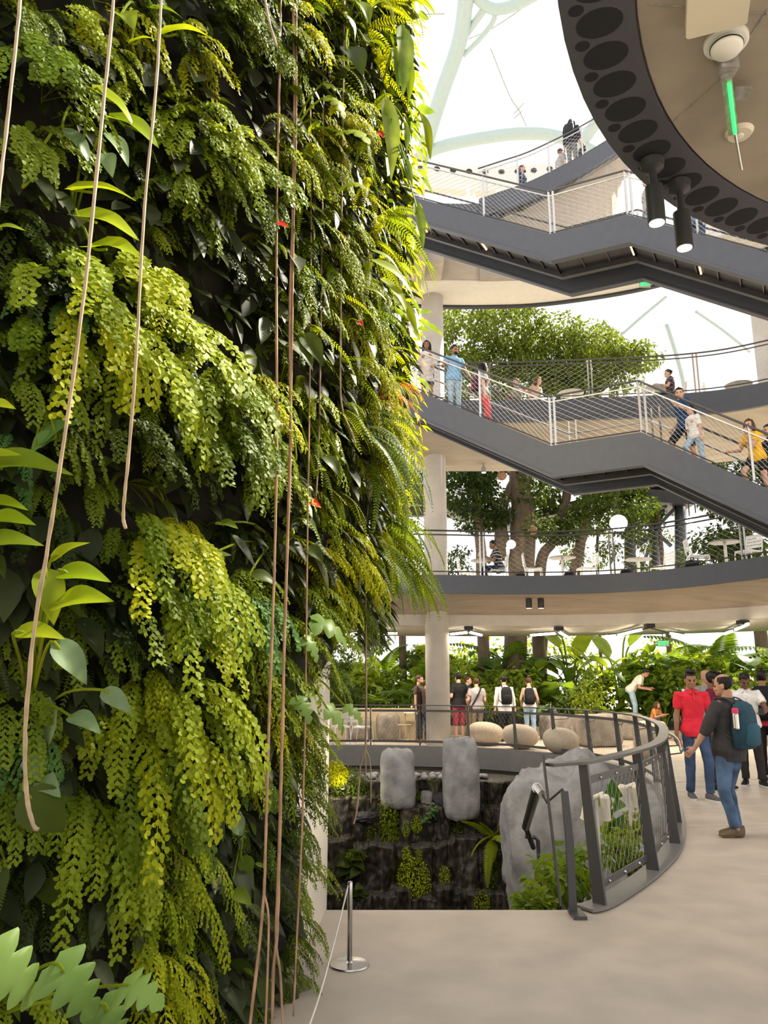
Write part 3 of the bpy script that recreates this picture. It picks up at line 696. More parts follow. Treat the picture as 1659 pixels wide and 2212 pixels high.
# kind, colour, x, y, size(1=prototype)
FERNS = [
 # upper left
 ('fine','yell',205,40,1.0),('fine','fresh',110,60,.9),('tongue','fresh',60,150,.9),('tongue','mid',95,240,.9),('fine','yell',240,130,.8),('fine','mid',30,40,.9),
 ('fine','mid',300,20,.9),('fine','yell',400,100,1.0),('big','fresh',280,200,.7),('tongue','mid',20,330,.8),
 ('fine','mid',500,20,1.1),('fine','fresh',560,30,1.1),('fine','yell',620,60,1.0),('fine','mid',450,0,1.0),('fluff','fresh',590,110,1.0),
 ('fine','fresh',380,260,1.1),('fine','yell',430,290,1.2),('big','fresh',500,300,1.0),('fine','fresh',450,360,1.2),('tongue','fresh',520,400,.9),('fine','yell',560,300,1.0),('big','mid',400,400,.9),('fine','mid',545,430,.9),
 ('fine','mid',60,560,1.0),('fine','deep',30,480,.9),('big','blue',150,640,.7),('fine','fresh',280,600,.9),('fine','yell',330,640,.8),
 # middle left cascades
 ('tongue','fresh',110,650,1.15),('tongue','yell',140,690,1.2),('big','fresh',85,700,.9),('big','mid',180,760,.9),('tongue','yell',240,640,1.2),('tongue','fresh',265,730,1.3),('tongue','yell',300,800,1.1),('big','fresh',230,700,.9),
 ('fine','mid',45,860,1.0),('fine','blue',30,960,.8),
 ('big','yell',430,790,.95),('big','fresh',480,820,1.05),('fine','yell',520,850,.95),('tongue','mid',420,850,1.2),('big','mid',470,900,1.1),('big','fresh',530,930,.95),('tongue','mid',440,960,1.0),('big','fresh',560,1000,.8),
 ('fine','deep',340,700,.9),('fine','mid',330,900,.8),('tongue','deep',250,960,.8),
 # centre
 ('tongue','fresh',290,1120,1.0),('tongue','yell',320,1180,1.1),('big','mid',260,1150,.6),('tongue','fresh',340,1250,1.2),('fine','yell',380,1130,.6),('tongue','mid',230,1280,1.0),
 ('big','blue',420,1250,1.1),('big','blue',480,1290,1.15),('big','fresh',520,1240,.9),('big','blue',540,1330,.9),('big','fresh',450,1340,1.0),('tongue','fresh',500,1380,.9),('tongue','yell',370,1350,1.0),
 ('big','fresh',300,1470,1.0),('big','yell',330,1440,.9),('tongue','fresh',360,1500,1.25),('big','fresh',260,1530,1.0),('tongue','yell',300,1560,1.2),('tongue','mid',260,1640,1.1),
 ('fine','yell',470,1480,1.0),('fine','yell',520,1520,.9),('fine','fresh',430,1530,.9),('fine','mid',480,1600,.9),('fine','yell',450,1650,.8),
 # lower left
 ('big','mid',20,1490,.8),('big','blue',10,1560,.8),('big','fresh',130,1660,.9),('tongue','fresh',165,1700,1.0),('tongue','fresh',180,1760,.9),
 ('fine','yell',300,1780,.9),('fine','yell',350,1850,1.1),('fine','yell',320,1920,1.0),('fine','fresh',420,1850,.9),('fine','yell',310,2050,1.0),('fine','yell',330,2130,1.0),
 ('fine','deep',450,1980,.8),('fluff','mid',510,2130,.7),
 # right of the brown roots
 ('fluff','yell',680,380,1.0),('fluff','yell',640,330,.9),('fluff','yell',720,470,1.0),('fluff','yell',700,560,1.1),('fluff','yell',740,620,1.2),('fluff','yell',760,700,1.1),('fluff','yell',775,800,1.2),('fluff','yell',790,880,1.2),('fluff','yell',770,960,1.1),('fluff','yell',740,560,1.1),
 ('sword','fresh',640,450,.8),('sword','yell',690,640,.9),('sword','fresh',650,720,.9),('sword','mid',700,800,.9),('sword','fresh',720,900,.9),('sword','yell',660,860,.8),('fine','fresh',640,620,.9),('sword','mid',650,980,.8),('sword','fresh',700,1060,.9),
 ('fluff','yell',720,1170,1.2),('fluff','yell',760,1200,1.1),('fluff','yell',690,1220,1.1),('fluff','fresh',740,1280,1.0),('fine','yell',650,1200,.9),('fine','fresh',630,1290,.9),('fine','yell',670,1330,.9),
 ('big','fresh',560,1280,.7),('tongue','yell',590,1330,.9),('fine','yell',610,1560,.9),('fine','fresh',590,1640,.9),('fluff','yell',640,1620,.8),('fine','mid',620,1740,.8),('fluff','mid',640,1850,.8),('fluff','fresh',650,1950,.7),('fluff','mid',610,2040,.7),('fine','fresh',600,2120,.7),
 ('fine','mid',560,1800,.8),('fine','fresh',636,1560,1.0),('fluff','mid',640,1630,.8),('fine','mid',626,1700,.8),('fluff','mid',628,1790,.75),('fine','fresh',622,1880,.8),('fluff','fresh',622,1990,.8),('fine','deep',540,1900,.8),('fine','mid',560,1450,.8),
]
FE_EDGE = [  # hanging over the far edge of the wall
 ('sword','yell',790,60,1.0),('sword','yell',815,140,1.0),('sword','yell',800,250,.9),('long','yell',810,10,.9),('sword','fresh',770,330,.8),('sword','yell',790,420,.9),('fluff','yell',740,250,.9),
 ('long','fresh',815,470,.8),('sword','yell',800,520,.9),('long','yell',810,560,.7),('sword','fresh',790,600,.9),('sword','mid',815,660,.8),('sword','fresh',770,680,.8),
 ('sword','yell',820,760,.7),('sword','fresh',830,820,.7),('sword','orange',835,850,.72),('sword','orange',850,830,.55),('long','yell',815,900,.8),('sword','fresh',850,900,.8),('long','silver',770,930,.9),('sword','silver',790,900,.8),
 ('long','fresh',800,980,.9),('sword','fresh',840,1010,.8),('fluff','yell',830,950,.9),('fluff','yell',815,1050,.8),('long','fresh',820,1120,.9),('sword','fresh',845,1120,.9),('long','mid',800,1180,.9),
 ('long','fresh',825,1180,.8),('sword','fresh',850,1180,.8),('long','yell',810,1150,.8),('sword','mid',790,1220,.8),('long','fresh',815,1215,.8),('sword','orange',865,1225,.42),('fine','fresh',720,1400,.6),('fine','mid',690,1450,.6),('sword','mid',660,1540,.5),('fluff','yell',700,1330,.6),
]
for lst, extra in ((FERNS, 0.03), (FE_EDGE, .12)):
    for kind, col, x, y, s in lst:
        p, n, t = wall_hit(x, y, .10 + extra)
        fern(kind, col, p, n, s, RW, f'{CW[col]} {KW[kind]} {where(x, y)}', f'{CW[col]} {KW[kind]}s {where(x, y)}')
# filler ferns over the rest of the wall
FC = {}
for x in range(-60, 830, 52):
    for y in range(-60, 2300, 62):
        xx = x + RW.uniform(-24, 24); yy = y + RW.uniform(-28, 28)
        if any((abs(xx - f[2]) < 34 and abs(yy - f[3]) < 42) for f in FERNS + FE_EDGE): continue
        p, n, t = wall_hit(xx, yy, .04)
        if p.z < .15 or (p - EYE).length > 9.9: continue
        k = noise.noise(V((xx * .006, yy * .006, 8)))
        if p.z < 1.9 and p.y > 4.9: continue
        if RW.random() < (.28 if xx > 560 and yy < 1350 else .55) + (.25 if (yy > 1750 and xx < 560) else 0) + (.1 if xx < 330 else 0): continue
        sunlit = xx > 560 and yy < 1350
        col = RW.choice(['yell', 'yell', 'fresh', 'fresh', 'mid', 'lime'] if sunlit else (['mid', 'deep', 'fresh'] if k > 0 else ['deep', 'mid', 'dark', 'deep']))  # yellower fern mix on the upper right, putting the sun's glow into leaf colour
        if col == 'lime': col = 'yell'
        kind = RW.choice(['fluff', 'sword', 'sword', 'fine'] if sunlit else ['fine', 'fine', 'tongue', 'big', 'sword'])
        fern(kind, col, p, n, RW.uniform(.7, 1.1) if sunlit else RW.uniform(.45, .8), RW, f'{CW[col]} {KW[kind]} {where(xx, yy)}', f'{CW[col]} {KW[kind]}s {where(xx, yy)}')

# ---- larger-leaved plants on the wall, each one plant with its leaves and stalks as parts
def wpt(x, y, lift): p, n, t = wall_hit(x, y, lift); return p
def leafplant(name, label, leaves, col, root, lift=.32, shape='heart', nrm=None, stalk=True, W=.42, droop=.1, group=None):
    """leaves: (x0,y0,x1,y1[,col]) base and tip pixels"""
    r0 = wpt(root[0], root[1], .06); R_ = thing(name, label, 'plant', r0, group=group)
    for k, q in enumerate(leaves):
        b = wpt(q[0], q[1], lift + .04 * (k % 3)); t_ = (b - EYE).dot(V((0, cos(PIT), sin(PIT)))); e = atT(q[2], q[3], t_ - .03 * ((k * 7) % 5 - 2)); L = (e - b).length
        nv = V(nrm) if nrm else V((.25 * ((k * 5) % 3 - 1), -.75, .75)); m1 = MB()
        if shape == 'lobed': lobed(m1, b - r0, e - r0, nv, L * W, 4)
        else: leaf(m1, b - r0, e - r0, nv, L * W, .22, droop, shape, 9, .03)
        m1.build('leaf', G[q[4] if len(q) > 4 else col], R_, smooth=True)
        if stalk:
            m2 = MB(); a = V((0, 0, 0)); c_ = b - r0; m2.tube(spline([a, a.lerp(c_, .5) + V((.02, -.05, .05)), c_, c_.lerp(e - r0, .3)], 4), .0055, 5); m2.build('stalk', G['fresh'], R_)
    return R_
leafplant('climbing_plant', 'lime heart-leaved plant at the very top beside the second long pale root', [(350, 75, 452, 72), (285, 92, 338, 82), (262, 30, 290, 60, 'fresh'), (330, 20, 395, 35, 'fresh')], 'lime', (300, 60))
leafplant('climbing_plant', 'plant with big lime leaves stacked between the two long pale roots', [(158, 412, 294, 426), (170, 468, 302, 512), (200, 535, 305, 548), (163, 660, 250, 600), (235, 255, 345, 312, 'lime'), (202, 195, 294, 270)], 'lime', (150, 520), W=.36)
leafplant('arum_plant', 'dull grey-green drooping leaves below the upper lime leaves', [(135, 275, 202, 360), (228, 285, 280, 358), (225, 330, 243, 380), (50, 400, 110, 350)], 'silver', (160, 270), W=.26, shape='ovate')
leafplant('arum_plant', 'lime leaves reaching in from the picture edge at mid height', [(-60, 1010, 158, 1016, 'fresh'), (-50, 1000, 44, 978), (-40, 885, 32, 878), (-40, 1085, 62, 1098), (-40, 1128, 76, 1128), (-60, 1180, 95, 1172, 'fresh'), (-20, 498, 55, 494, 'fresh')], 'lime', (-60, 1080), W=.24, lift=.4, shape='ovate')
leafplant('arum_plant', 'blue-green broad leaf crossing the first long pale root', [(80, 965, 182, 905), (120, 940, 60, 985)], 'blue', (90, 930), W=.40, shape='ovate')
leafplant('arum_plant', 'arum with upright lime leaves and green stalks around the lowest pale root', [(108, 1215, 192, 1168), (118, 1240, 240, 1252), (112, 1312, 242, 1292), (28, 1368, 142, 1376), (95, 1225, 118, 1350, 'fresh'), (110, 1385, 192, 1478, 'silver'), (218, 1490, 286, 1540, 'silver'), (150, 1545, 218, 1582, 'silver')], 'lime', (60, 1560), W=.26, lift=.45, shape='ovate')
leafplant('arum_plant', 'arrow-shaped grey-green leaves behind the lowest pale root', [(120, 1530, 112, 1655), (62, 1640, 85, 1690), (90, 1690, 130, 1720)], 'silver', (80, 1600), W=.38)
leafplant('arum_plant', 'large dark shiny leaf at the tip of the lowest pale root', [(52, 1705, 140, 1800)], 'deep', (55, 1700), lift=.42, W=.36, shape='ovate', nrm=(.1, -1, .35))
leafplant('split_leaf_plant', 'pale split-leaf philodendron at the bottom corner of the living wall', [(-30, 2060, 84, 2165), (115, 2080, 210, 2195), (262, 2128, 350, 2168), (215, 2165, 260, 2260)], 'sage', (-40, 2210), W=.52, lift=.75, shape='lobed', nrm=(.2, -.8, .8))
leafplant('split_leaf_plant', 'split-leaf philodendron reaching past the brown roots at shoulder height', [(672, 1340, 758, 1392), (655, 1376, 690, 1428), (640, 1505, 672, 1560), (705, 1528, 748, 1585), (745, 1525, 785, 1560)], 'sage', (610, 1440), W=.45, lift=.42, shape='lobed', nrm=(.3, -.7, .9))
leafplant('split_leaf_plant', 'palmate-leaved plant with arching stalks near the top of the brown roots', [(700, 178, 742, 210), (708, 208, 748, 250), (735, 285, 800, 300), (690, 262, 660, 290, 'yell'), (735, 405, 790, 400)], 'fresh', (610, 330), W=.55, lift=.45, shape='lobed', nrm=(.3, -.8, .6))
leafplant('anthurium_plant', 'anthurium with dark glossy oval leaves high up at the far edge', [(790, 90, 838, 108, 'fresh'), (800, 20, 840, 0, 'fresh'), (748, 100, 785, 160), (752, 140, 802, 160), (770, 0, 800, 50, 'mid'), (745, 30, 770, 90, 'dark')], 'deep', (740, 90), W=.34, lift=.5, shape='ovate')
leafplant('anthurium_plant', 'hanging anthurium with long pale ribbed leaves at the far edge, lit by the sky', [(832, 205, 848, 392), (850, 100, 862, 200), (868, 50, 872, 210), (895, 430, 916, 540), (862, 320, 885, 400), (872, 335, 892, 405), (845, 250, 838, 330), (905, 240, 932, 345, 'yell'), (880, 120, 884, 225, 'lime'), (872, 260, 880, 330)], 'strap', (810, 240), W=.13, lift=.55, shape='ovate', droop=.05, nrm=(.5, -.8, .1), stalk=True)
leafplant('anthurium_plant', 'strappy green leaves at the far edge above the staircase people', [(800, 560, 900, 640), (820, 600, 890, 690), (850, 640, 905, 720), (780, 620, 840, 650), (860, 800, 905, 780, 'deep'), (800, 540, 870, 590)], 'fresh', (780, 590), W=.15, lift=.5, shape='ovate', stalk=False)
leafplant('anthurium_plant', 'dark green heart leaves beside the brown roots above head height', [(625, 740, 680, 800), (500, 870, 600, 888, 'mid'), (505, 790, 555, 770, 'mid'), (650, 720, 700, 790), (700, 985, 735, 1030), (735, 990, 755, 1020), (640, 985, 615, 1010, 'mid'), (680, 1020, 705, 1015, 'lime')], 'deep', (600, 850), W=.3, lift=.3, shape='ovate')
leafplant('anthurium_plant', 'shiny heart leaves beside the brown roots below the red spathe', [(650, 1120, 690, 1160), (635, 1150, 610, 1180), (660, 1180, 700, 1215), (540, 1240, 600, 1262), (470, 1130, 515, 1140, 'mid'), (420, 1215, 500, 1195)], 'deep', (600, 1180), W=.3, lift=.3, shape='ovate')
leafplant('arum_plant', 'dull green oval leaves low on the wall beside the brown roots', [(495, 1765, 528, 1805, 'silver'), (515, 1650, 530, 1690), (505, 1580, 525, 1630), (520, 1850, 545, 1890), (500, 1925, 545, 1955, 'mid'), (575, 1710, 600, 1760)], 'mid', (520, 1780), W=.34, lift=.25, shape='ovate')
for x, y, x1, y1, lb in ((672, 1084, 694, 1096, 'red anthurium flower beside the lower brown roots'), (600, 482, 624, 492, 'red anthurium flower beside the upper brown roots'), (818, 285, 830, 300, 'small red flower high at the far edge of the wall'), (776, 695, 784, 706, 'small red flower above the yellow ferns')):
    p = wpt(x, y, .4); e = atT(x1, y1, (p - EYE).dot(V((0, cos(PIT), sin(PIT))))); r_ = thing('anthurium_flower', lb, 'flower', p)
    m1 = MB(); leaf(m1, (0, 0, 0), e - p, (.1, -.8, .6), (e - p).length * .45, .2, .05, 'heart', 8); m1.build('spathe', G['red'], r_, smooth=True)
    m1 = MB(); m1.tube([(0, 0, 0), V((-.004, -.02, .05))], [.006, .003], 6); m1.build('spadix', M['rootp'], r_)
    m1 = MB(); m1.tube(spline([(0, 0, 0), (-.06, .08, .05), (-.1, .3, .0)], 4), .004, 5); m1.build('stalk', G['fresh'], r_)

# ---- aerial roots hanging in front of the wall
def rootcord(label, pts, Y, r, m, group=None, forks=()):
    P_ = [atY(x, y, Y) for x, y in pts]; P_ = spline(P_, 5); R_ = random.Random(int(pts[0][0]))
    P_ = [p + V((R_.uniform(-1, 1), R_.uniform(-1, 1), 0)) * r * .12 for p in P_]
    mb = MB(); mb.tube(P_, [r * R_.uniform(.85, 1.15) for _ in P_], 7)
    for f in forks: mb.tube(spline([atY(x, y, Y) for x, y in f], 5), r * .75, 6)
    return tag(mb.build('hanging_root', m, smooth=True), label, 'root', group)
rootcord('pale hanging root at the picture edge, leftmost of all', [(48, -60), (38, 60), (22, 210), (8, 330), (0, 400), (-6, 470)], 2.25, .0062, M['rootp'])
rootcord('long pale hanging root curling at the dark shiny leaf', [(250, -60), (240, 60), (222, 240), (190, 560), (160, 800), (128, 1020), (100, 1200), (75, 1350), (62, 1480), (54, 1600), (58, 1720), (72, 1782), (84, 1792)], 2.3, .0062, M['rootp'])
rootcord('pale hanging root ending bare in mid air', [(350, -60), (345, 60), (335, 210), (312, 450), (298, 700), (288, 860), (276, 1000), (268, 1080), (266, 1120), (272, 1142)], 2.45, .0056, M['rootp'])
rootcord('short pale root tip at the top of the picture', [(566, -40), (580, 40), (598, 102)], 2.9, .006, M['rootp'])
Y1 = 3.45
rootcord('brown hanging root, leftmost of the brown ones, forking near the floor', [(607, -40), (603, 200), (597, 500), (598, 900), (593, 1200), (583, 1500), (574, 1800), (570, 1930), (556, 2080), (540, 2212), (536, 2260)], Y1, .0065, M['root'], forks=[[(570, 1930), (580, 1980), (578, 2100), (572, 2260)]])
rootcord('thick pair of twisted brown hanging roots', [(632, -40), (636, 200), (632, 450), (626, 700), (628, 950), (618, 1250), (610, 1560), (604, 1800), (598, 2020), (590, 2100), (588, 2260)], Y1 + .1, .0075, M['root'], forks=[[(640, -40), (640, 250), (634, 500), (630, 800), (622, 1100), (614, 1400), (606, 1700), (600, 1900), (596, 2030), (606, 2110), (612, 2260)]])
rootcord('thin brown hanging root passing the red flower', [(670, 220), (672, 500), (668, 900), (664, 1150), (660, 1500), (652, 1800), (640, 2050), (634, 2195)], Y1 + .35, .0045, M['root'])
rootcord('thin pale root ending above the red anthurium flower', [(699, -40), (698, 250), (694, 600), (690, 900), (686, 1010), (682, 1076)], Y1 + .5, .0055, M['rootp'])
rootcord('pale hanging root swinging out at its end over yellow ferns', [(745, -40), (742, 150), (738, 450), (736, 700), (735, 830), (741, 890), (758, 930), (768, 960)], Y1 + .6, .0055, M['rootp'])
rootcord('thin yellow root forking above the waterfall', [(789, 1110), (790, 1300), (791, 1500), (789, 1618), (779, 1650), (772, 1740), (764, 1780)], 4.9, .006, M['rootp'], forks=[[(789, 1618), (800, 1650), (801, 1735)], [(789, 1618), (791, 1685)]])
rootcord('thin yellow root near the hanging ferns at the far edge', [(830, 820), (829, 930), (830, 985), (841, 998)], 4.9, .004, M['rootp'])
rootcord('thin yellow root hanging just beside the orange fern', [(836, 690), (838, 820), (837, 905)], 4.9, .004, M['rootp'])
# fine vine shrub trailing onto the floor at the corner of the wall
# ================================================================== WATERFALL WELL
M['lava'] = mat('lava_rock', (.035, .032, .040), .8, var=.4, scale=12, bump=.8, bscale=30)
wetr, nt, b_ = _new('wet_rock'); Lk = nt.links.new
tc = nt.nodes.new('ShaderNodeTexCoord'); n1 = nt.nodes.new('ShaderNodeTexNoise'); n1.inputs['Scale'].default_value = 2.2; n1.inputs['Detail'].default_value = 8
mp = nt.nodes.new('ShaderNodeMapping'); mp.inputs['Scale'].default_value = (4.5, 4.5, .5); Lk(tc.outputs['Object'], mp.inputs[0]); Lk(mp.outputs[0], n1.inputs['Vector'])
cr = nt.nodes.new('ShaderNodeValToRGB'); e_ = cr.color_ramp.elements; e_[0].position = .33; e_[0].color = (.012, .010, .007, 1); e_[1].position = .72; e_[1].color = (.085, .07, .052, 1)
m_ = cr.color_ramp.elements.new(.52); m_.color = (.030, .023, .016, 1)
Lk(n1.outputs[0], cr.inputs[0])
n2 = nt.nodes.new('ShaderNodeTexNoise'); n2.inputs['Scale'].default_value = 1.6; n2.inputs['Detail'].default_value = 6; Lk(tc.outputs['Object'], n2.inputs['Vector'])
c2 = nt.nodes.new('ShaderNodeValToRGB'); c2.color_ramp.elements[0].position = .60; c2.color_ramp.elements[1].position = .70; Lk(n2.outputs[0], c2.inputs[0])
mx = nt.nodes.new('ShaderNodeMix'); mx.data_type = 'RGBA'; Lk(c2.outputs[0], mx.inputs[0]); Lk(cr.outputs[0], mx.inputs[6]); mx.inputs[7].default_value = (.04, .05, .008, 1)
Lk(mx.outputs[2], b_.inputs['Base Color']); b_.inputs['Roughness'].default_value = .45
bp = nt.nodes.new('ShaderNodeBump'); bp.inputs['Strength'].default_value = .9; bp.inputs['Distance'].default_value = .06; n3 = nt.nodes.new('ShaderNodeTexNoise'); n3.inputs['Scale'].default_value = 9; n3.inputs['Detail'].default_value = 8; mp3 = nt.nodes.new('ShaderNodeMapping'); mp3.inputs['Scale'].default_value = (1.6, 1.6, .5); Lk(tc.outputs['Object'], mp3.inputs[0]); Lk(mp3.outputs[0], n3.inputs['Vector']); Lk(n3.outputs[0], bp.inputs['Height']); Lk(bp.outputs[0], b_.inputs['Normal'])
def nz(x, y, z, s=1.0): return noise.noise(V((x * s, y * s, z * s)))
RFL = random.Random(3)
# rock face: stepped ledges, seen from the near floor edge
mb = MB(); rows = []
nr, nc = 150, 260
RB = random.Random(17); BANDS = []
for b_i, (za, zb, stp) in enumerate(((-.3, -1.0, 0.0), (-1.0, -1.6, .42), (-1.6, -2.5, .80), (-2.5, -5, 1.15))):
    x = -4.2; cols = []
    while x < 4.6: wd_ = RB.uniform(.28, .95); cols.append((x, x + wd_, stp + RB.uniform(-.16, .22), zb + RB.uniform(-.22, .22))); x += wd_
    BANDS.append(cols)
def face_y(x, z):
    xx = x + .10 * nz(x, z, 3, 1.3) + .03 * nz(x, z, 9, 5); d = 2.0
    for cols in BANDS:
        for a, b, dep, zb in cols:
            if a <= xx < b:
                e = min(xx - a, b - xx); rnd = .10 * max(0, 1 - e / .10) ** 2; d = dep - rnd; break
        else: continue
        if z > zb + .08 * nz(x, 0, 4, 2.5): break
    return 17.6 - .07 * (x - 1) ** 2 - d - .13 * nz(x, z * .5, 1, 2.1) - .07 * nz(x, z * .35, 6, 5.5) - .035 * nz(x, z * .5, 2, 13)
for j in range(nr + 1):
    z = -.52 - 3.3 * j / nr
    rows.append([V((x, face_y(x, z), z)) for x in [-3.6 + 7.6 * k / nc for k in range(nc + 1)]])
top = [[V((p.x, p.y + d, p.z + .02 * nz(p.x, d, 0, 4))) for p in rows[0]] for d in (3.2, 1.5, .6)]
mb.sheet(top + rows)
rk = tag(mb.build('waterfall_rock', wetr, smooth=True), 'dark wet rock face with ledges running with water below the far railing', 'rock wall', kind='structure')
# pebbles along the top of the fall
for i in range(96):
    x = -2.2 + 4.6 * RFL.random(); y = 17.7 - .07 * (x - 1) ** 2 + RFL.uniform(-.05, .75); s = RFL.uniform(.05, .10)
    if i < 4:
        m1 = MB(); m1.ell((0, 0, 0), (1, .8, .6), 10, 7); m1.v = [tuple(V(p) * (1 + .18 * noise.noise(V(p) * 1.3 + V((i * 3, 0, 0))))) for p in m1.v]
        if i == 0: PEB = []
        PEB.append(m1.mesh('pebble', True)); PEB[-1].materials.append(M['pebble'])
    o = fromdata('pebble', PEB[i % 4]); o.location = (x, y, -.47); o.scale = (s, s, s); o.rotation_euler = (0, 0, RFL.uniform(0, 6))
    tag(o, 'smooth grey pebble in the row along the top of the waterfall', 'pebble', 'pebbles along the top of the waterfall')
# sculpted grey boulders
def boulder(label, c, r, seed, power=.55, amp=.10, m='rock', nu=56, nv=40, flat=None, freq=1.3):
    mb = MB(); rings = []
    for j in range(nv):
        a = -pi / 2 + pi * (j + .5) / nv; ring = []
        for k in range(nu):
            b = 2 * pi * k / nu; q = V((cos(a) * cos(b), cos(a) * sin(b), sin(a)))
            e = (abs(q.x) ** (2 / power) + abs(q.y) ** (2 / power) + abs(q.z) ** (2 / power)) ** (-power / 2)
            p = q * e; nn = p * freq + V((seed * 7.3, 0, 0))
            d = 1 + amp * noise.noise(nn) + amp * .5 * noise.noise(nn * 2.3) + amp * .22 * noise.noise(nn * 6) - amp * .6 * max(0, .12 - abs(noise.noise(nn * 1.1 + V((3, 3, 3))))) * 5
            ring.append(V((p.x * r[0] * d, p.y * r[1] * d, p.z * r[2] * d)))
        rings.append(ring)
    mb.loft(rings); o = mb.build('boulder', M[m], smooth=True, loc=c); return tag(o, label, 'boulder')
boulder('low grey rock pillar standing at the top of the waterfall on the left', (.29, 17.35, -.45), (.36, .36, .60), 1, .3, .09)
boulder('tall grey rock pillar standing at the top of the waterfall', (1.62, 17.1, -.40), (.37, .38, .80), 2, .28, .10)
boulder('huge grey sculpted boulder rising beside the stair handrail', (3.02, 13.6, -1.45), (1.0, .9, 1.72), 3, .62, .19)
boulder('pale grey sloping boulder in the planting behind the near railing', (4.0, 12.7, -1.05), (.9, 1.4, 1.0), 5, .75, .12)
# ---- small plants and moss on the fall
def at_face(x, y, lift=.0):
    d = ray(x, y); t = 14.0
    for _ in range(40):
        p = EYE + d * t; f = face_y(p.x, p.z); t += (f - p.y) * .5
    return EYE + d * t - V((0, lift, 0))
p = at_face(921, 1728, .05); boulder('small pale rock with a whitish face on the waterfall ledge', p, (.13, .13, .19), 6, .4, .14, nu=24, nv=18)
p = at_face(953, 1735, .06); boulder('dark pitted lava rock on the waterfall ledge', p, (.2, .16, .19), 8, .9, .28, 'lava', nu=36, nv=26, freq=3.5)
p = at_face(790, 1765, .06); boulder('dark pitted lava rock low at the left of the falls', p, (.22, .18, .12), 9, .9, .28, 'lava', nu=36, nv=26, freq=3.5)
def mossy(label, x, y, wpx, hpx, n=700, s=.035, col='moss', cat='moss', nm='moss_cushion'):
    p = at_face(x, y, .05); k = (p - EYE).length / F; mb = MB()
    leafcloud(mb, random.Random(int(x + y)), (0, 0, 0), (wpx * k * .58, .12, hpx * k * .58), int(n * 1.35), s, .6, .8); o = mb.build(nm, G[col]); o.location = p
    return tag(o, label, cat)
mossy('yellow-green moss cushion in the middle of the waterfall, the largest one', 978, 1790, 42, 62, 900, .03)
mossy('oval moss cushion left of the largest one on the falls', 900, 1778, 20, 30, 300, .03); mossy('small moss cushion below a lava rock on the falls', 877, 1790, 13, 28, 220, .03)
mossy('small moss cushion lower on the falls, left one of a pair', 878, 1842, 16, 24, 220, .03); mossy('slim moss cushion lower on the falls, right one of a pair', 904, 1845, 9, 22, 150, .03)
mossy('big hanging moss plant low in the middle of the falls', 893, 1905, 58, 84, 1500, .045); mossy('moss cushion right of the big low one', 960, 1890, 18, 34, 300, .03)
mossy('moss cushion at the foot of the falls on the right', 1040, 1945, 26, 34, 350, .035); mossy('bright moss patch glowing under the tall rock pillar', 1015, 1710, 34, 44, 700, .035); mossy('mossy green mat hanging off the rim beside the tall rock pillar', 1012, 1672, 36, 46, 800, .04, 'mid')
mossy('yellow-green leafy shrub at the top left of the falls', 724, 1672, 46, 44, 900, .07, 'yell', 'plant', 'shrub_tuft'); mossy('ivy patch below the yellow shrub at the top left of the falls', 752, 1700, 70, 70, 900, .06, 'mid', 'plant', 'ivy_tuft')
mossy('tuft of creeping fig at the left of the middle ledge', 838, 1760, 34, 120, 900, .055, 'fresh', 'plant', 'ivy_tuft'); mossy('mossy ledge top left of the lava rock', 876, 1718, 110, 14, 900, .04, 'fresh', 'moss'); mossy('trailing creeper low on the middle ledge', 852, 1800, 22, 80, 400, .05, 'mid', 'plant', 'ivy_tuft')
mossy('small creeper on the dark rock at left', 802, 1800, 14, 60, 160, .05, 'fresh', 'plant', 'ivy_tuft'); mossy('thin ferny tuft on the dark rock at right', 1090, 1835, 30, 70, 350, .06, 'deep', 'plant', 'ivy_tuft'); mossy('ferny tuft at the right of the fern', 1062, 1880, 22, 60, 250, .06, 'mid', 'plant', 'ivy_tuft')
for x, y, lb in ((1004, 1728, 'small uplight shining on the moss under the tall rock pillar'), (742, 1700, 'small uplight shining on the shrub at the top left of the falls')):
    p = at_face(x, y, .32); r_ = thing('uplight', lb, 'lamp', p); m = MB(); m.lathe([(.03, -.06), (.04, 0), (.034, .0), (.001, -.005)], 14); m.build('can', M['blk'], r_); m = MB(); m.lathe([(.001, .002), (.03, .002), (.03, -.004)], 14); m.build('lens', M['spotface'], r_)
    la = bpy.data.lights.new('uplight', 'POINT'); la.energy = 14; la.shadow_soft_size = .05; la.color = (1, .85, .45); lo = bpy.data.objects.new('light_emitter', la); COL.objects.link(lo); lo.parent = r_; lo.location = (0, -.05, .12)
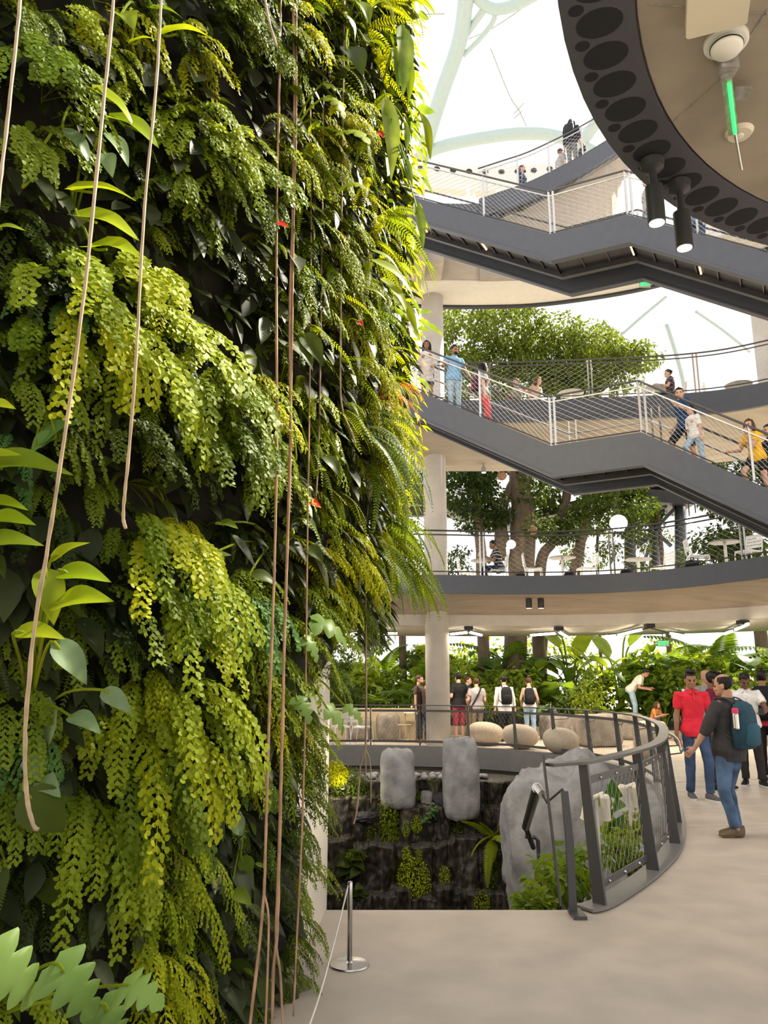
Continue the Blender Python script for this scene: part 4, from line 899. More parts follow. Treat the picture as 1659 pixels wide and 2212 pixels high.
# the fern in the falls
p = at_face(1058, 1800, .45); R_ = random.Random(4); mb = MB()
for yw, L_, a0, a1 in ((188, 1.05, 55, 5), (222, .8, 25, -60), (-8, .65, 60, 0), (-25, .65, 10, -75), (250, .95, -15, -88), (-70, .7, 40, -40), (208, .65, 70, 30), (-100, .6, -20, -85)):
    sword(R_, 1, L_, .17, 24, 1, (a0, a0), (a1, a1), .3, mb, V((0, 0, 0)), radians(yw))
tag(mb.build('fern', G['fresh'], loc=p), 'large green fern arching out of the waterfall rock', 'fern')
for x, y, s, lb in ((765, 1860, 1.0, 'leafy plant on the dark ledge near the stanchion, upper one'), (772, 1935, .9, 'broad-leaved plant at the foot of the falls behind the stanchion'), (926, 1765, .5, 'small variegated plant hanging on the middle of the falls'), (935, 1745, .4, 'tiny leafy sprig above the variegated plant'), (1118, 1840, .5, 'small blue-green leaves at the edge of the huge boulder')):
    p = at_face(x, y, .1); r_ = thing('leafy_plant', lb, 'plant', p); R_ = random.Random(x); 
    m2 = MB()
    for k in range(9):
        a = R_.uniform(pi, 2 * pi) if k < 7 else R_.uniform(0, pi); b = V((R_.uniform(-.12, .12) * s, -.02, R_.uniform(-.2, .25) * s)); e = b + V((cos(a) * .3 * s, sin(a) * .18 * s, R_.uniform(-.2, .05) * s)); m2.tube([(0, 0, -.1 * s), b * .6, b], .008 * s, 4)
        m1 = MB(); leaf(m1, b, e, (R_.uniform(-.4, .4), -.5, 1), .11 * s, .2, .12, 'ovate', 6); m1.build('leaf', G['deep' if s > .6 else 'blue'], r_, smooth=True)
    m2.build('stem', G['mid'], r_)
mossy('bright rosette of small leaves on the leafy plant by the stanchion', 768, 1848, 34, 22, 300, .05, 'fresh', 'plant', 'rosette')

# ---- planting inside the near railing
def bush(label, c, r, n, s, col, name='shrub', cat='shrub', seed=1, stems=5, group=None, z0=None):
    root = thing(name, label, cat, (c[0], c[1], (c[2] - r[2]) if z0 is None else z0), group=group); R_ = random.Random(seed); mb = MB()
    zc = c[2] - root.location.z
    for k in range(6):
        o = V((R_.uniform(-.5, .5) * r[0], R_.uniform(-.5, .5) * r[1], R_.uniform(-.35, .5) * r[2])); leafcloud(mb, R_, V((0, 0, zc)) + o, (r[0] * .6, r[1] * .6, r[2] * .55), n // 6, s, .2, .7)
    mb.build('foliage', G[col], root); mb = MB()
    for k in range(stems):
        e = V((R_.uniform(-.6, .6) * r[0], R_.uniform(-.6, .6) * r[1], zc + R_.uniform(0, .6) * r[2])); mb.tube(spline([(0, 0, 0), e * .5 + V((R_.uniform(-.05, .05), 0, .05)), e], 3), [.014, .013, .012, .011, .010, .008, .006], 5)
    mb.build('stem', M['bark'], root); return root
bush('bushy pale green shrub in the well beside the stair post', atT(1205, 1905, 6.6), (.30, .3, .26), 300, .105, 'jungl', seed=2)
bush('low pale green shrub spilling over the well edge by the stair', atT(1165, 1950, 6.3), (.24, .2, .17), 260, .10, 'jungl', seed=3)
bush('yellow-green shrub behind the first bay of the curved railing', atT(1335, 1835, 7.6), (.30, .4, .25), 520, .075, 'jungl', seed=4)
bush('small bright shrub behind the second bay of the curved railing', atT(1365, 1790, 8.6), (.22, .3, .18), 320, .07, 'yell', seed=5)
bush('leafy sprigs between the first blade post and the stair post', atT(1252, 1890, 7.0), (.12, .12, .30), 160, .09, 'jungl', seed=6)
p0 = atT(1325, 1850, 8.4); r_ = thing('arum_plant', 'upright broad-leaved arum plant between the two planter spotlights', 'plant', p0)
m2 = MB(); m2.tube([(0, 0, 0), (-.02, 0, .3), (-.01, 0, .75)], .014, 6); m2.build('stem', G['fresh'], r_)
for k, (x0, y0, x1, y1) in enumerate(((1322, 1722, 1322, 1684), (1320, 1745, 1290, 1735), (1325, 1745, 1352, 1740), (1322, 1790, 1300, 1755), (1325, 1795, 1348, 1760), (1320, 1800, 1345, 1795), (1318, 1805, 1322, 1835), (1312, 1800, 1292, 1790))):
    m1 = MB(); leaf(m1, atT(x0, y0, 8.4) - p0, atT(x1, y1, 8.3 - .06 * (k % 3)) - p0, (.1 * (k % 3 - 1), -1, .35), .10, .12, .08, 'heart', 8); m1.build('leaf', G['fresh' if k % 2 else 'blue'], r_, smooth=True)
# twin-headed planter spotlights
for x, y, yb, t, lb in ((1288, 1728, 1850, 7.4, 'pale twin planter spotlight on a post, nearer to the stair'), (1358, 1705, 1820, 8.6, 'pale twin planter spotlight on a post, second one along the railing')):
    p = atT(x, y, t); r_ = thing('planter_spotlight', lb, 'lamp', p - V((0, 0, .8)))
    m1 = MB(); m1.lathe([(.018, 0), (.018, .80)], 12); m1.build('post', M['cream'], r_)
    m1 = MB(); m1.tube([(-.075, 0, .80), (.075, 0, .86)], .022, 10); m1.build('cross_arm', M['cream'], r_)
    for sx, tl in ((-.075, .35), (.075, -.1)):
        m1 = MB(); Mx = Matrix.Rotation(tl * .5, 3, 'Y') @ Matrix.Rotation(.2, 3, 'X')
        m1.loft([[Mx @ V((q * cos(2 * pi * k / 18), q * sin(2 * pi * k / 18), z)) + V((sx, -.03, .83)) for k in range(18)] for q, z in ((.036, .02), (.047, 0), (.047, -.20), (.05, -.20), (.05, -.215), (.04, -.215), (.038, -.19))]); m1.build('lamp_head', M['cream'], r_, smooth=False)

# ================================================================== GROUND FLOOR JUNGLE
mb = MB(); RJ = random.Random(21)
pl = spline([V((x, y, 0)) for x, y in ((-6, 23.6), (-1, 24.3), (3, 24.2), (6, 23.2), (9, 21.0), (11, 18), (13, 14))], 6)
mb.loft(ring_sweep(pl, [(0, 0.005), (0, .26), (.22, .26), (.22, .22), (9, .5), (9, .005)])); struct(fixn(mb.build('wall_planter', M['block'])))
mb = MB(); mb.loft(ring_sweep(pl, [(.2, .24), (.2, .28), (9, .52), (9, .48)])); struct(fixn(mb.build('floor_planting', M['soil'])))
JP = {}
def proto(kind, fn): JP[kind] = fn
def jp_palm(seed):
    R_ = random.Random(seed); r = thing('palm', None, None); m1 = MB()
    for k in range(11):
        sword(R_, 1, R_.uniform(1.3, 2.1), .42, 26, 4, (25, 80), (-50, -5), .16, m1, V((0, 0, .5 + .4 * R_.random())), 2 * pi * k / 11 + R_.uniform(-.3, .3))
    m1.build('fronds', G['jung'], r); m1 = MB(); m1.tube([(0, 0, 0), (.03, 0, .5), (0, .02, 1.0)], [.07, .06, .05], 8); m1.build('trunk', M['bark'], r); return r
def jp_broad(seed, nl=10, col='jung', L=.95, W=.22, h=1.0, name='broad_leaved_plant', shape='ovate'):
    R_ = random.Random(seed); r = thing(name, None, None); m2 = MB()
    for k in range(nl):
        a = 2 * pi * k / nl + R_.uniform(-.4, .4); hh = h * R_.uniform(.5, 1.25); b = V((cos(a) * .25, sin(a) * .25, hh)); e = b + V((cos(a) * L * .8, sin(a) * L * .8, R_.uniform(-.45, .55) * L)); m2.tube(spline([(0, 0, 0), b * .6 + V((0, 0, .2 * hh)), b], 3), .018, 5)
        m1 = MB(); leaf(m1, b, e, (-cos(a) * .3, -sin(a) * .3, 1), W * R_.uniform(.8, 1.2), .15, .2, shape, 8, .05); m1.build('leaf', G[col], r, smooth=True)
    m2.build('stems', G['fresh'], r); return r
def jp_bush(seed, col, s, n=700): return bush('x', (0, 0, .9), (.75, .6, .9), n, s, col, 'jungle_shrub', 'shrub', seed, 7)
def jp_fern(seed):
    R_ = random.Random(seed); r = thing('tree_fern', None, None); m1 = MB()
    sword(R_, 14, 1.25, .26, 24, 180, (20, 75), (-60, -10), .22, m1, V((0, 0, .45))); m1.build('fronds', G['jungl'], r); m1 = MB(); m1.tube([(0, 0, 0), (0, 0, .5)], .05, 8); m1.build('trunk', M['bark'], r); return r
protos = [('feathery palm', 'palm', jp_palm(1)), ('feathery palm', 'palm', jp_palm(2)), ('paddle-leaved plant', 'plant', jp_broad(3)), ('paddle-leaved plant with upright leaves', 'plant', jp_broad(4, 8, 'jungl', 1.2, .2, 1.4)),
          ('heart-leaved aroid', 'plant', jp_broad(5, 9, 'jung', .8, .33, .9, 'aroid_plant', 'heart')), ('dark small-leaved shrub', 'shrub', jp_bush(6, 'tree', .13)), ('light green shrub', 'shrub', jp_bush(7, 'jungl', .17, 520)), ('dark glossy shrub', 'shrub', jp_bush(8, 'jung', .19, 520)), ('green arching fern', 'fern', jp_fern(9)), ('silvery broad-leaved aroid', 'plant', jp_broad(10, 6, 'silver', .7, .28, .8, 'aroid_plant', 'heart')), ('long-leaved bamboo-like shrub', 'shrub', jp_bush(12, 'jungl', .30, 420))]
def jungle(i, x, y_, z=.45, s=1.0, label=None, group=None):
    nm, cat, pr = protos[i]; o = copy_tree(pr); o.location = (x, y_, z); o.rotation_euler = (0, 0, RJ.uniform(0, 6.28)); o.scale = (s, s, s)
    tag(o, label, cat, group); return o
def beside(x):
    for lim, t in ((800, 'left of the near column, behind the chair'), (960, 'around the near column'), (1060, 'behind the man in red shorts'), (1200, 'behind the two visitors with backpacks'), (1340, 'behind the stone blocks'), (1440, 'behind the bending man'), (1560, 'behind the man in the red polo'), (9999, 'at the right behind the group')):
        if x < lim: return t
for row, (dy, n, s0, s1, zz) in enumerate(((.6, 34, .55, .85, .26), (1.7, 30, .8, 1.15, .30), (3.0, 24, 1.0, 1.45, .36), (4.6, 18, 1.3, 1.8, .42))):
    path = offs(pl, dy); Ltot = sum((b - a).length for a, b in zip(path[:-1], path[1:]))
    for k, (p, t) in enumerate(walk(path, Ltot / n, RJ.uniform(0, .5))):
        i = RJ.choice([[4, 5, 6, 8, 9, 2, 7], [0, 2, 4, 6, 8, 5, 10], [0, 1, 3, 5, 7, 6, 2, 10], [1, 3, 5, 7, 6, 0]][row])
        q = p + V((RJ.uniform(-.25, .25), RJ.uniform(-.25, .25), 0)); x = pix(q + V((0, 0, 1)))[0]
        if row == 0 and 1340 < x < 1400: continue
        nm = protos[i][0]; rw = ['in the front row', 'in the second row', 'in the back', 'farthest back'][row]
        jungle(i, q.x, q.y, zz, RJ.uniform(s0, s1), f'{nm} {rw} {beside(x)}', f'{nm}s {rw} {beside(x)}')
for _, _, pr in protos:
    for c in list(pr.children): bpy.data.objects.remove(c)
    bpy.data.objects.remove(pr)
# stone blocks and egg seats
def blockstone(label, x, y, z0, sx, sy, sz, rz, seed, m='block'):
    mb = MB(); nu = 10; rings = []
    o = boulder(label, (x, y, z0 + sz / 2), (sx / 2, sy / 2, sz / 2), seed, .28, .05, m, 40, 28); o.name = 'stone_block'; o['category'] = 'stone block'; o.rotation_euler = (0, 0, rz)
p = atZ(1292, 1612, 0); blockstone('big rough stone block behind the egg seats, nearest the railing corner', p.x, p.y, 0, 1.05, .9, .78, .2, 31)
p = atZ(1355, 1600, 0); blockstone('long rough stone block right of the biggest block', p.x, p.y + .6, 0, 1.3, .8, .72, -.3, 32)
p = atZ(1400, 1610, 0); blockstone('pale smooth stone block seen through the railing bend', p.x, p.y - .4, 0, .6, .5, .62, .1, 33, 'egg')
p = atZ(1205, 1598, 0); blockstone('mossy brown stone block behind the right egg seat', p.x, p.y, 0, .85, .7, .7, .4, 34)
p = atZ(1262, 1606, 0); blockstone('small stone block in the gap left of the biggest block', p.x, p.y + .3, 0, .5, .5, .42, .1, 35)
p = atZ(838, 1600, 0); blockstone('brown stone block beside the small side table', p.x, p.y, 0, .62, .6, .72, .1, 36)
p = atZ(775, 1600, 0); blockstone('brown stone block behind the white metal chair', p.x, p.y + .5, 0, .6, .6, .6, .3, 37)
mb = MB(); a = atZ(690, 1598, 0); b = atZ(930, 1594, 0); mb.bar(V((a.x, 22.6, .42)), V((b.x, 22.7, .42)), .3, .84); struct(mb.build('wall_low', M['tan']))
for x, y, sx, lb in ((1047, 1610, .46, 'beige egg-shaped stone seat, left of the three'), (1122, 1618, .44, 'beige egg-shaped stone seat, middle of the three'), (1210, 1630, .40, 'beige egg-shaped stone seat, right of the three'), (1402, 1640, .30, 'beige egg-shaped stone seat glimpsed through the railing bend')):
    p = atZ(x, y, 0); mb = MB(); rings = []
    for j in range(24):
        a = -pi / 2 + pi * (j + .5) / 24; rr = cos(a) ** .85; z = .29 + .29 * sin(a)
        rings.append([V((rr * sx * (1 + .10 * sin(a)) * cos(2 * pi * k / 36), rr * .42 * sin(2 * pi * k / 36), max(.0, z))) for k in range(36)])
    mb.loft(rings); o = mb.build('egg_seat', M['egg'], smooth=True, loc=(p.x, p.y, 0)); o.rotation_euler = (0, radians(6), .1); tag(o, lb, 'seat')

# ================================================================== TREES
def tree(label, base, limbs, clumps, col, n, s, seed, name='tree', group=None):
    root = thing(name, label, 'tree', base, group=group); o = -V(base); R_ = random.Random(seed)
    for k, (pts, r0, r1) in enumerate(limbs):
        P_ = spline([V(p) + o for p in pts], 6); rr = [r0 + (r1 - r0) * i / (len(P_) - 1) for i in range(len(P_))]
        P_ = [p + V((R_.uniform(-1, 1), R_.uniform(-1, 1), 0)) * rr[i] * .12 for i, p in enumerate(P_)]
        mb = MB(); mb.tube(P_, rr, 14); mb.build('trunk' if k == 0 else 'branch', M['bark'], root, smooth=True)
    mb = MB(); tot = sum(c[1][0] * c[1][2] for c in clumps)
    for c, r in clumps: leafcloud(mb, R_, V(c) + o, r, int(n * r[0] * r[2] / tot), s, .4, .7)
    mb.build('crown', G[col], root); return root
T = lambda x, y, Y=28.6: atY(x, y, Y)
def cl(pts, Y=28.6): return [(atY(x, y, Y + dy), (rx * Y / F * 1.05, dz, rz * Y / F * 1.05)) for x, y, rx, rz, dy, dz in pts]
RT = random.Random(8)
def scatter(x0, x1, y0, y1, n, r0, r1, Y, keep=lambda x, y: True):
    out = []
    while len(out) < n:
        x = RT.uniform(x0, x1); y = RT.uniform(y0, y1)
        if keep(x, y): r = RT.uniform(r0, r1); out.append((x, y, r * 1.3, r * .8, RT.uniform(-1.5, 1.5), RT.uniform(.5, 1.0)))
    return cl(out, Y)
b1 = V((T(1110, 1500).x, 28.6, .6))
crown_up = lambda x, y: y > 655 + max(0, (x - 1150)) * .50 and not (x > 1340 and y < 760)
tree('big multi-stemmed tree with brown trunks behind both cafe balconies', b1,
     [([b1, T(1112, 1380), T(1120, 1230), T(1122, 1120), T(1112, 1010), T(1105, 850)], .46, .22), ([T(1135, 1230), T(1140, 1130), T(1135, 1050), T(1150, 960)], .34, .2),
      ([T(1082, 1210), T(1080, 1130), T(1095, 1070), T(1120, 1020)], .22, .14), ([T(1095, 1180), T(1078, 1110), T(1050, 1060), T(1030, 1005)], .17, .1),
      ([T(1112, 950), T(1180, 850), T(1260, 790)], .25, .06), ([T(1112, 950), T(1040, 850), T(985, 760)], .25, .06), ([T(1105, 850), T(1120, 760), T(1150, 700)], .2, .05)],
     scatter(945, 1390, 655, 870, 75, 22, 44, 27.6, crown_up), 'treel', 25000, .17, 1)
b2 = V((T(1035, 1300).x, 27.9, .6))
tree('slender dark-trunked tree left of the big multi-stemmed tree', b2, [([b2, T(1040, 1245, 27.9), T(1035, 1130, 27.9), T(1028, 1070, 27.9), T(1012, 1000, 27.9)], .22, .14), ([T(1030, 1075, 27.9), T(1045, 1000, 27.9)], .14, .1), ([T(1034, 1120, 27.9), T(990, 1060, 27.9)], .1, .05)],
     scatter(950, 1085, 1000, 1130, 28, 16, 30, 27.6) + scatter(950, 1010, 1180, 1240, 4, 14, 22, 29), 'tree', 5000, .17, 2)
b3 = V((T(1160, 1320, 29).x, 29, .6))
tree('leaning tree with diagonal branches behind the empty tables', b3, [([b3, T(1165, 1240, 29), T(1195, 1170, 29), T(1235, 1125, 29), T(1330, 1085, 29)], .26, .10), ([T(1238, 1250, 29), T(1252, 1180, 29), T(1268, 1120, 29), T(1262, 1050, 29), T(1275, 990, 29)], .22, .12), ([T(1205, 1160, 29), T(1225, 1060, 29), T(1230, 1000, 29)], .2, .14)],
     scatter(1130, 1390, 1000, 1150, 42, 18, 36, 28.6), 'tree', 9000, .17, 3)
b4 = V((T(1640, 1300, 26).x, 26, .6))
tree('dense dark tree at the right behind the lower cafe balcony', b4, [([b4, T(1620, 1200, 26), T(1600, 1050, 26)], .25, .12), ([T(1610, 1130, 26), T(1550, 1060, 26)], .1, .05)], scatter(1490, 1720, 960, 1210, 34, 24, 42, 25.6), 'tree', 7000, .19, 4)
b5 = V((T(1290, 1320, 31).x, 31, .6))
tree('thin young tree behind the empty tables', b5, [([b5, T(1290, 1200, 31), T(1300, 1100, 31)], .08, .04)], scatter(1230, 1460, 1140, 1235, 15, 14, 24, 31), 'treel', 1700, .16, 5)
b6 = V((T(1440, 1320, 30).x, 30, .6))
tree('light green tree behind the dark steel columns', b6, [([b6, T(1430, 1200, 30), T(1420, 1100, 30)], .12, .06)], scatter(1360, 1500, 1010, 1150, 12, 18, 30, 30), 'treel', 2000, .18, 6)
b7 = V((T(870, 1320, 28).x, 28, .6))
tree('leafy tree half hidden between the plant wall and the near column', b7, [([b7, T(870, 1200, 28), T(880, 1080, 28)], .15, .08)], scatter(800, 910, 1120, 1240, 10, 16, 28, 28) + scatter(700, 960, 1380, 1520, 12, 14, 26, 29), 'tree', 4200, .18, 7)
b8 = V((T(1160, 1500, 31).x, 31, .6))
tree('background tree filling the gap above the ground floor planting', b8, [([b8, T(1170, 1400, 31), T(1180, 1360, 31)], .3, .2)], scatter(960, 1640, 1385, 1520, 30, 16, 30, 31), 'jungl', 2600, .26, 8)
# ---- dark steel walkway, columns and braces beyond
SR = thing('steel_walkway', 'dark steel walkway on braced columns among the trees behind the balcony', 'walkway', T(1415, 1245, 30)); o_ = -SR.location
def sb(nm, a, b, w_, h_, m='steel', Y=30.0):
    q = MB(); q.bar(atY(a[0], a[1], Y) + o_, atY(b[0], b[1], Y) + o_, w_, h_); q.build(nm, M[m], SR)
for x, y0, yb, Y in ((1361, 1030, 1300, 30), (1414, 1080, 1300, 31.5), (1470, 1040, 1300, 30)):
    q = MB(); q.tube([atY(x, y0, Y) + o_, atY(x, yb, Y) + o_], .22, 16); q.build('column', M['steel'], SR, smooth=True)
for a, b in (((1366, 1100), (1450, 1180)), ((1380, 1180), (1470, 1085)), ((1400, 1190), (1380, 1240)), ((1365, 1045), (1470, 1062)), ((1365, 1095), (1470, 1062)), ((1365, 1062), (1440, 1095)), ((1440, 1055), (1460, 1100))): sb('brace', a, b, .12, .12)
sb('deck_beam', (1355, 1082), (1478, 1090), 2.2, .5, 'dsteel', 30.5); sb('deck_beam', (1360, 1050), (1480, 1058), 2.2, .25, 'dsteel', 30.5)
for a, b in (((950, 1094), (1010, 1112)), ((1010, 1112), (1110, 1130)), ((1110, 1130), (1240, 1098)), ((1240, 1098), (1365, 1060))): sb('walkway_beam', a, b, 1.6, .35, 'dsteel', 30.8)
for a, b in (((960, 1050), (1110, 1085)), ((1110, 1085), (1250, 1045))): sb('walkway_rail', a, b, .06, .06, 'dsteel', 30.8)
q = MB(); q.box(atY(897, 1060, 27) + o_, (1.4, .3, 1.9)); q.build('louvre_panel', M['dsteel'], SR)
q = MB()
for y in (1020, 1045, 1070, 1092): q.bar(atY(876, y, 26.7) + o_, atY(918, y, 26.7) + o_, .05, .05)
q.build('louvre_rail', M['grey'], SR)
# ================================================================== PEOPLE
PMAT = {}
def cmat(name, col, rough=.8, var=.10, scale=14, bump=.15):
    if name not in PMAT: PMAT[name] = mat(name, col, rough, var=var, scale=scale, bump=bump, bscale=60, spec=.25)
    return PMAT[name]
SKIN = dict(brown=cmat('skin_brown', (.28, .145, .085), .5, .04), deep=cmat('skin_deep', (.17, .08, .048), .5, .04), light=cmat('skin_light', (.56, .33, .24), .5, .04), tan=cmat('skin_tan', (.43, .235, .155), .5, .04))
HAIRC = dict(black=cmat('hair_black', (.010, .008, .007), .45), brown=cmat('hair_brown', (.07, .035, .018), .5), grey=cmat('hair_grey', (.12, .09, .07), .6))
EYEM = cmat('eye_dark', (.012, .008, .006), .2, 0); LIPM = cmat('lips', (.26, .09, .075), .5, .02)
def fuse(mb, vox, name, mt, parent=None, it=2, wob=0.0, seed=0):
    me = mb.mesh('tmp'); bm = bmesh.new(); bm.from_mesh(me); bmesh.ops.recalc_face_normals(bm, faces=bm.faces); bm.to_mesh(me); bm.free()
    ob = bpy.data.objects.new('tmp', me); COL.objects.link(ob)
    md = ob.modifiers.new('r', 'REMESH'); md.mode = 'VOXEL'; md.voxel_size = vox; md.adaptivity = 0
    s = ob.modifiers.new('s', 'SMOOTH'); s.factor = .5; s.iterations = it
    dg = bpy.context.evaluated_depsgraph_get(); out = bpy.data.meshes.new_from_object(ob.evaluated_get(dg))
    bpy.data.objects.remove(ob); bpy.data.meshes.remove(me)
    if wob:
        for v in out.vertices:
            p = v.co; q = V((p.x * 6 + seed, p.y * 6, p.z * 9)); v.co += V((noise.noise(q), noise.noise(q + V((9, 0, 0))), .4 * noise.noise(q + V((0, 9, 0))))) * wob
    out.polygons.foreach_set('use_smooth', [True] * len(out.polygons)); out.name = name; out.materials.clear(); out.materials.append(mt)
    return fromdata(name, out, parent)
def ikm(a, b, l1, l2, pole):
    d = b - a; L = d.length; mx = (l1 + l2) * .999
    if L > mx: b = a + d * (mx / L); d = b - a; L = mx
    u = d / L; x = (l1 * l1 - l2 * l2 + L * L) / (2 * L); h = sqrt(max(0, l1 * l1 - x * x)); pl = V(pole); pl = pl - u * pl.dot(u)
    pl = pl.normalized() if pl.length > 1e-5 else u.orthogonal().normalized()
    return a + u * x + pl * h, b
def ringe(c, rx, ry, n=20, R_=None, pw=1.0, back=1.0):
    out = []
    for k in range(n):
        a = 2 * pi * k / n; p = V((rx * cos(a), ry * sin(a) * (back if sin(a) > 0 else 1), 0)); out.append(c + (R_ @ p if R_ else p))
    return out
HEADP = [(0.0, .020, -.080, -.040), (.010, .036, -.095, -.02), (.035, .052, -.099, .02), (.065, .063, -.097, .055), (.10, .070, -.094, .08), (.14, .075, -.096, .092), (.17, .075, -.094, .094), (.20, .067, -.078, .082), (.222, .046, -.048, .056), (.235, .014, -.012, .02)]
def head_ring(z, hw, yf, yb, k=1.0, n=22):
    cy_ = (yf + yb) / 2; ry = (yb - yf) / 2
    return [V((hw * k * cos(2 * pi * j / n), cy_ + ry * k * sin(2 * pi * j / n), z)) for j in range(n)]
def person(label, loc, face=0, H=1.74, skin='brown', hair='black', hstyle='short', top=None, hem=.90, sleeve=.55, bottom=None, legs=1.0, shoes=None, sole=None, pelvis=(0, 0, .95), lean=0, feet=None, hands=None, look=(0, 0, 0), fat=1.0, fatb=None, vox=.011, collar=None, group=None, female=False, twist=0, loose=.012, hunch=0, elbow=None, sandals=False):
    """face: heading in degrees (0 looks at -Y, 90 looks at +X); hands: [(x,y,z) right(-X), left(+X)] wrists in body space; feet likewise (x,y,z,yaw)"""
    fb = fatb or fat; pel = V(pelvis); a = radians(lean); up = V((0, -sin(a), cos(a))); RL = Matrix.Rotation(a, 3, 'X')
    RT_ = Matrix.Rotation(radians(twist), 3, 'Z')
    sp = lambda h, y=0: pel + up * h + V((0, -y * 0, 0))
    sw = (.158 if female else .176); feet = feet or [(-.095, .0, .075, -8), (.095, .0, .075, 8)]
    b = MB()
    # legs
    hipj = [pel + V((s * .088, 0, -.02)) for s in (-1, 1)]; kn, an = [], []
    for s, hj, f in zip((0, 1), hipj, feet):
        yaw = radians(f[3]); fwd = V((sin(yaw), -cos(yaw), 0)); k, e = ikm(hj, V(f[:3]), .435, .42, fwd + V((0, 0, .25))); kn.append(k); an.append(e)
        b.tube([hj + V((0, 0, .05)), hj.lerp(k, .35), k, k.lerp(e, .3), k.lerp(e, .75), e], [.088 * fb, .078 * fb, .054, .053, .040, .036], 14)
        b.ell(e, (.036, .042, .04)); b.tube([e + V((0, 0, -.03)) - fwd * .05, e + V((0, 0, -.045)) + fwd * .06, e + V((0, 0, -.055)) + fwd * .16], [.036, .036, .026], 10, flat=.8)
    # torso
    prof = [(-.12, .13, .105), (-.04, .165, .115), (.05, .158, .112), (.14, .135 if female else .148, .10), (.24, .142 if female else .158, .108), (.34, .155 if female else .175, .12), (.43, .148 if female else .168, .108), (.485, .098, .078), (.52, .056, .055), (.60, .050, .052)]
    def torso(mb, grow, h0, h1, xt=0.0):
        rings = []
        hs = [h0] + [p[0] for p in prof if h0 < p[0] < h1] + [h1]
        for h in hs:
            for (ha, xa, ya), (hb, xb, yb) in zip(prof[:-1], prof[1:]):
                if ha <= h <= hb: t = (h - ha) / (hb - ha); rx, ry = xa + (xb - xa) * t, ya + (yb - ya) * t; break
            else: rx, ry = prof[0][1:] if h < prof[0][0] else prof[-1][1:]
            g = (fat if h > .02 else fb) if h < .45 else 1 + (fat - 1) * .3; bel = max(0, 1 - abs(h - .12) / .25) * (fat - 1) * .10
            rings.append(ringe(sp(h) + V((0, -bel, 0)), rx * g + grow + xt * max(0, min(1, (.13 - h) / .15)), ry * g + grow + xt * max(0, min(1, (.13 - h) / .15)), 22, RL @ (Matrix.Rotation(radians(twist) * min(1, max(0, h / .4)), 3, 'Z'))))
        mb.loft(rings)
    torso(b, 0, -.12, .60)
    if female: b.ell(sp(.33) + RL @ RT_ @ V((-.07, -.09, 0)), (.06, .06, .06)); b.ell(sp(.33) + RL @ RT_ @ V((.07, -.09, 0)), (.06, .06, .06))
    # arms
    hands = hands or [(-.25, -.04, .83), (.25, -.04, .83)]; shj = [sp(.445) + RL @ RT_ @ V((s * sw, .0, 0)) for s in (-1, 1)]; el, wr = [], []
    for i, (s, sj, h) in enumerate(zip((-1, 1), shj, hands)):
        pole = V(elbow[i]) if elbow else V((s * .35, 1, -.4)); e, w_ = ikm(sj, V(h[:3]), .29, .255, pole); el.append(e); wr.append(w_)
        b.ell(sj, (.049, .049, .049)); b.tube([sj, sj.lerp(e, .4), e, e.lerp(w_, .25), w_], [.047 * (.5 + fat * .5), .045 * (.5 + fat * .5), .038, .039, .026], 12); b.ell(e, (.038, .038, .038))
        d = (w_ - e).normalized(); hp = V(h[3]) if len(h) > 3 else d
        d = hp.normalized(); nrm = V((-s, 0, 0)) if abs(d.z) > .6 else V((0, 0, -1)); sd = d.cross(nrm).normalized(); nrm = sd.cross(d).normalized()
        if sd.y > 0 and abs(d.z) > .6: sd = -sd                                  # thumb side forward
        if abs(d.z) <= .6 and sd.dot(V((-s, 0, 0))) < 0: sd = -sd
        c = w_ + d * .05; b.tube([w_ - d * .01, w_ + d * .045, w_ + d * .088], [.024, .034, .030], 12, flat=1)
        b.ell(c, (.02, .02, .02))
        curl = h[4] if len(h) > 4 else .45
        for k, (o, L) in enumerate(((.030, .070), (.010, .080), (-.011, .074), (-.031, .058))):
            p0 = w_ + d * .075 + sd * o; p1 = p0 + d * (L * .45) + nrm * (curl * L * .12); d2 = (d * cos(curl) + nrm * sin(curl)); p2 = p1 + d2 * (L * .33); d3 = d * cos(curl * 1.9) + nrm * sin(curl * 1.9); b.tube([p0, p1, p2, p2 + d3 * (L * .25)], [.0095, .009, .0085, .007], 7)
        t0 = w_ + d * .02 + sd * .022; b.tube([t0, t0 + (d * .6 + sd * .8).normalized() * .036, t0 + (d * .6 + sd * .8).normalized() * .036 + (d + sd * .25 + nrm * .2).normalized() * .036], [.013, .011, .0085], 7)
    # head
    nb = sp(.60); HM = Matrix.Translation(sp(.542) + RL @ V((0, -.018, 0))) @ Matrix.Rotation(radians(look[0]), 4, 'Z') @ Matrix.Rotation(radians(lean * .35 + look[1]), 4, 'X') @ Matrix.Rotation(radians(look[2]), 4, 'Y')
    hh = lambda p: HM @ V(p)
    b.loft([[hh(p) for p in head_ring(*r)] for r in HEADP]); b.tube([sp(.47), sp(.56), hh((0, .0, .05))], [.056, .050, .052], 14)
    M3 = HM.to_3x3()
    b.ell(hh((0, -.103, .085)), (.014, .016, .026), 10, 7, M3); b.ell(hh((0, -.108, .072)), (.018, .014, .010), 10, 7, M3); b.ell(hh((0, -.09, .122)), (.05, .014, .012), 10, 7, M3)
    b.ell(hh((0, -.098, .046)), (.024, .010, .012), 10, 7, M3); b.ell(hh((0, -.09, .018)), (.024, .014, .014), 10, 7, M3)
    for s in (-1, 1): b.ell(hh((s * .077, .0, .098)), (.010, .020, .032), 8, 7, M3); b.ell(hh((s * .038, -.08, .075)), (.02, .016, .018), 8, 7, M3)
    body = fuse(b, vox, 'person', SKIN[skin], None, 2); tag(body, label, 'person', group)
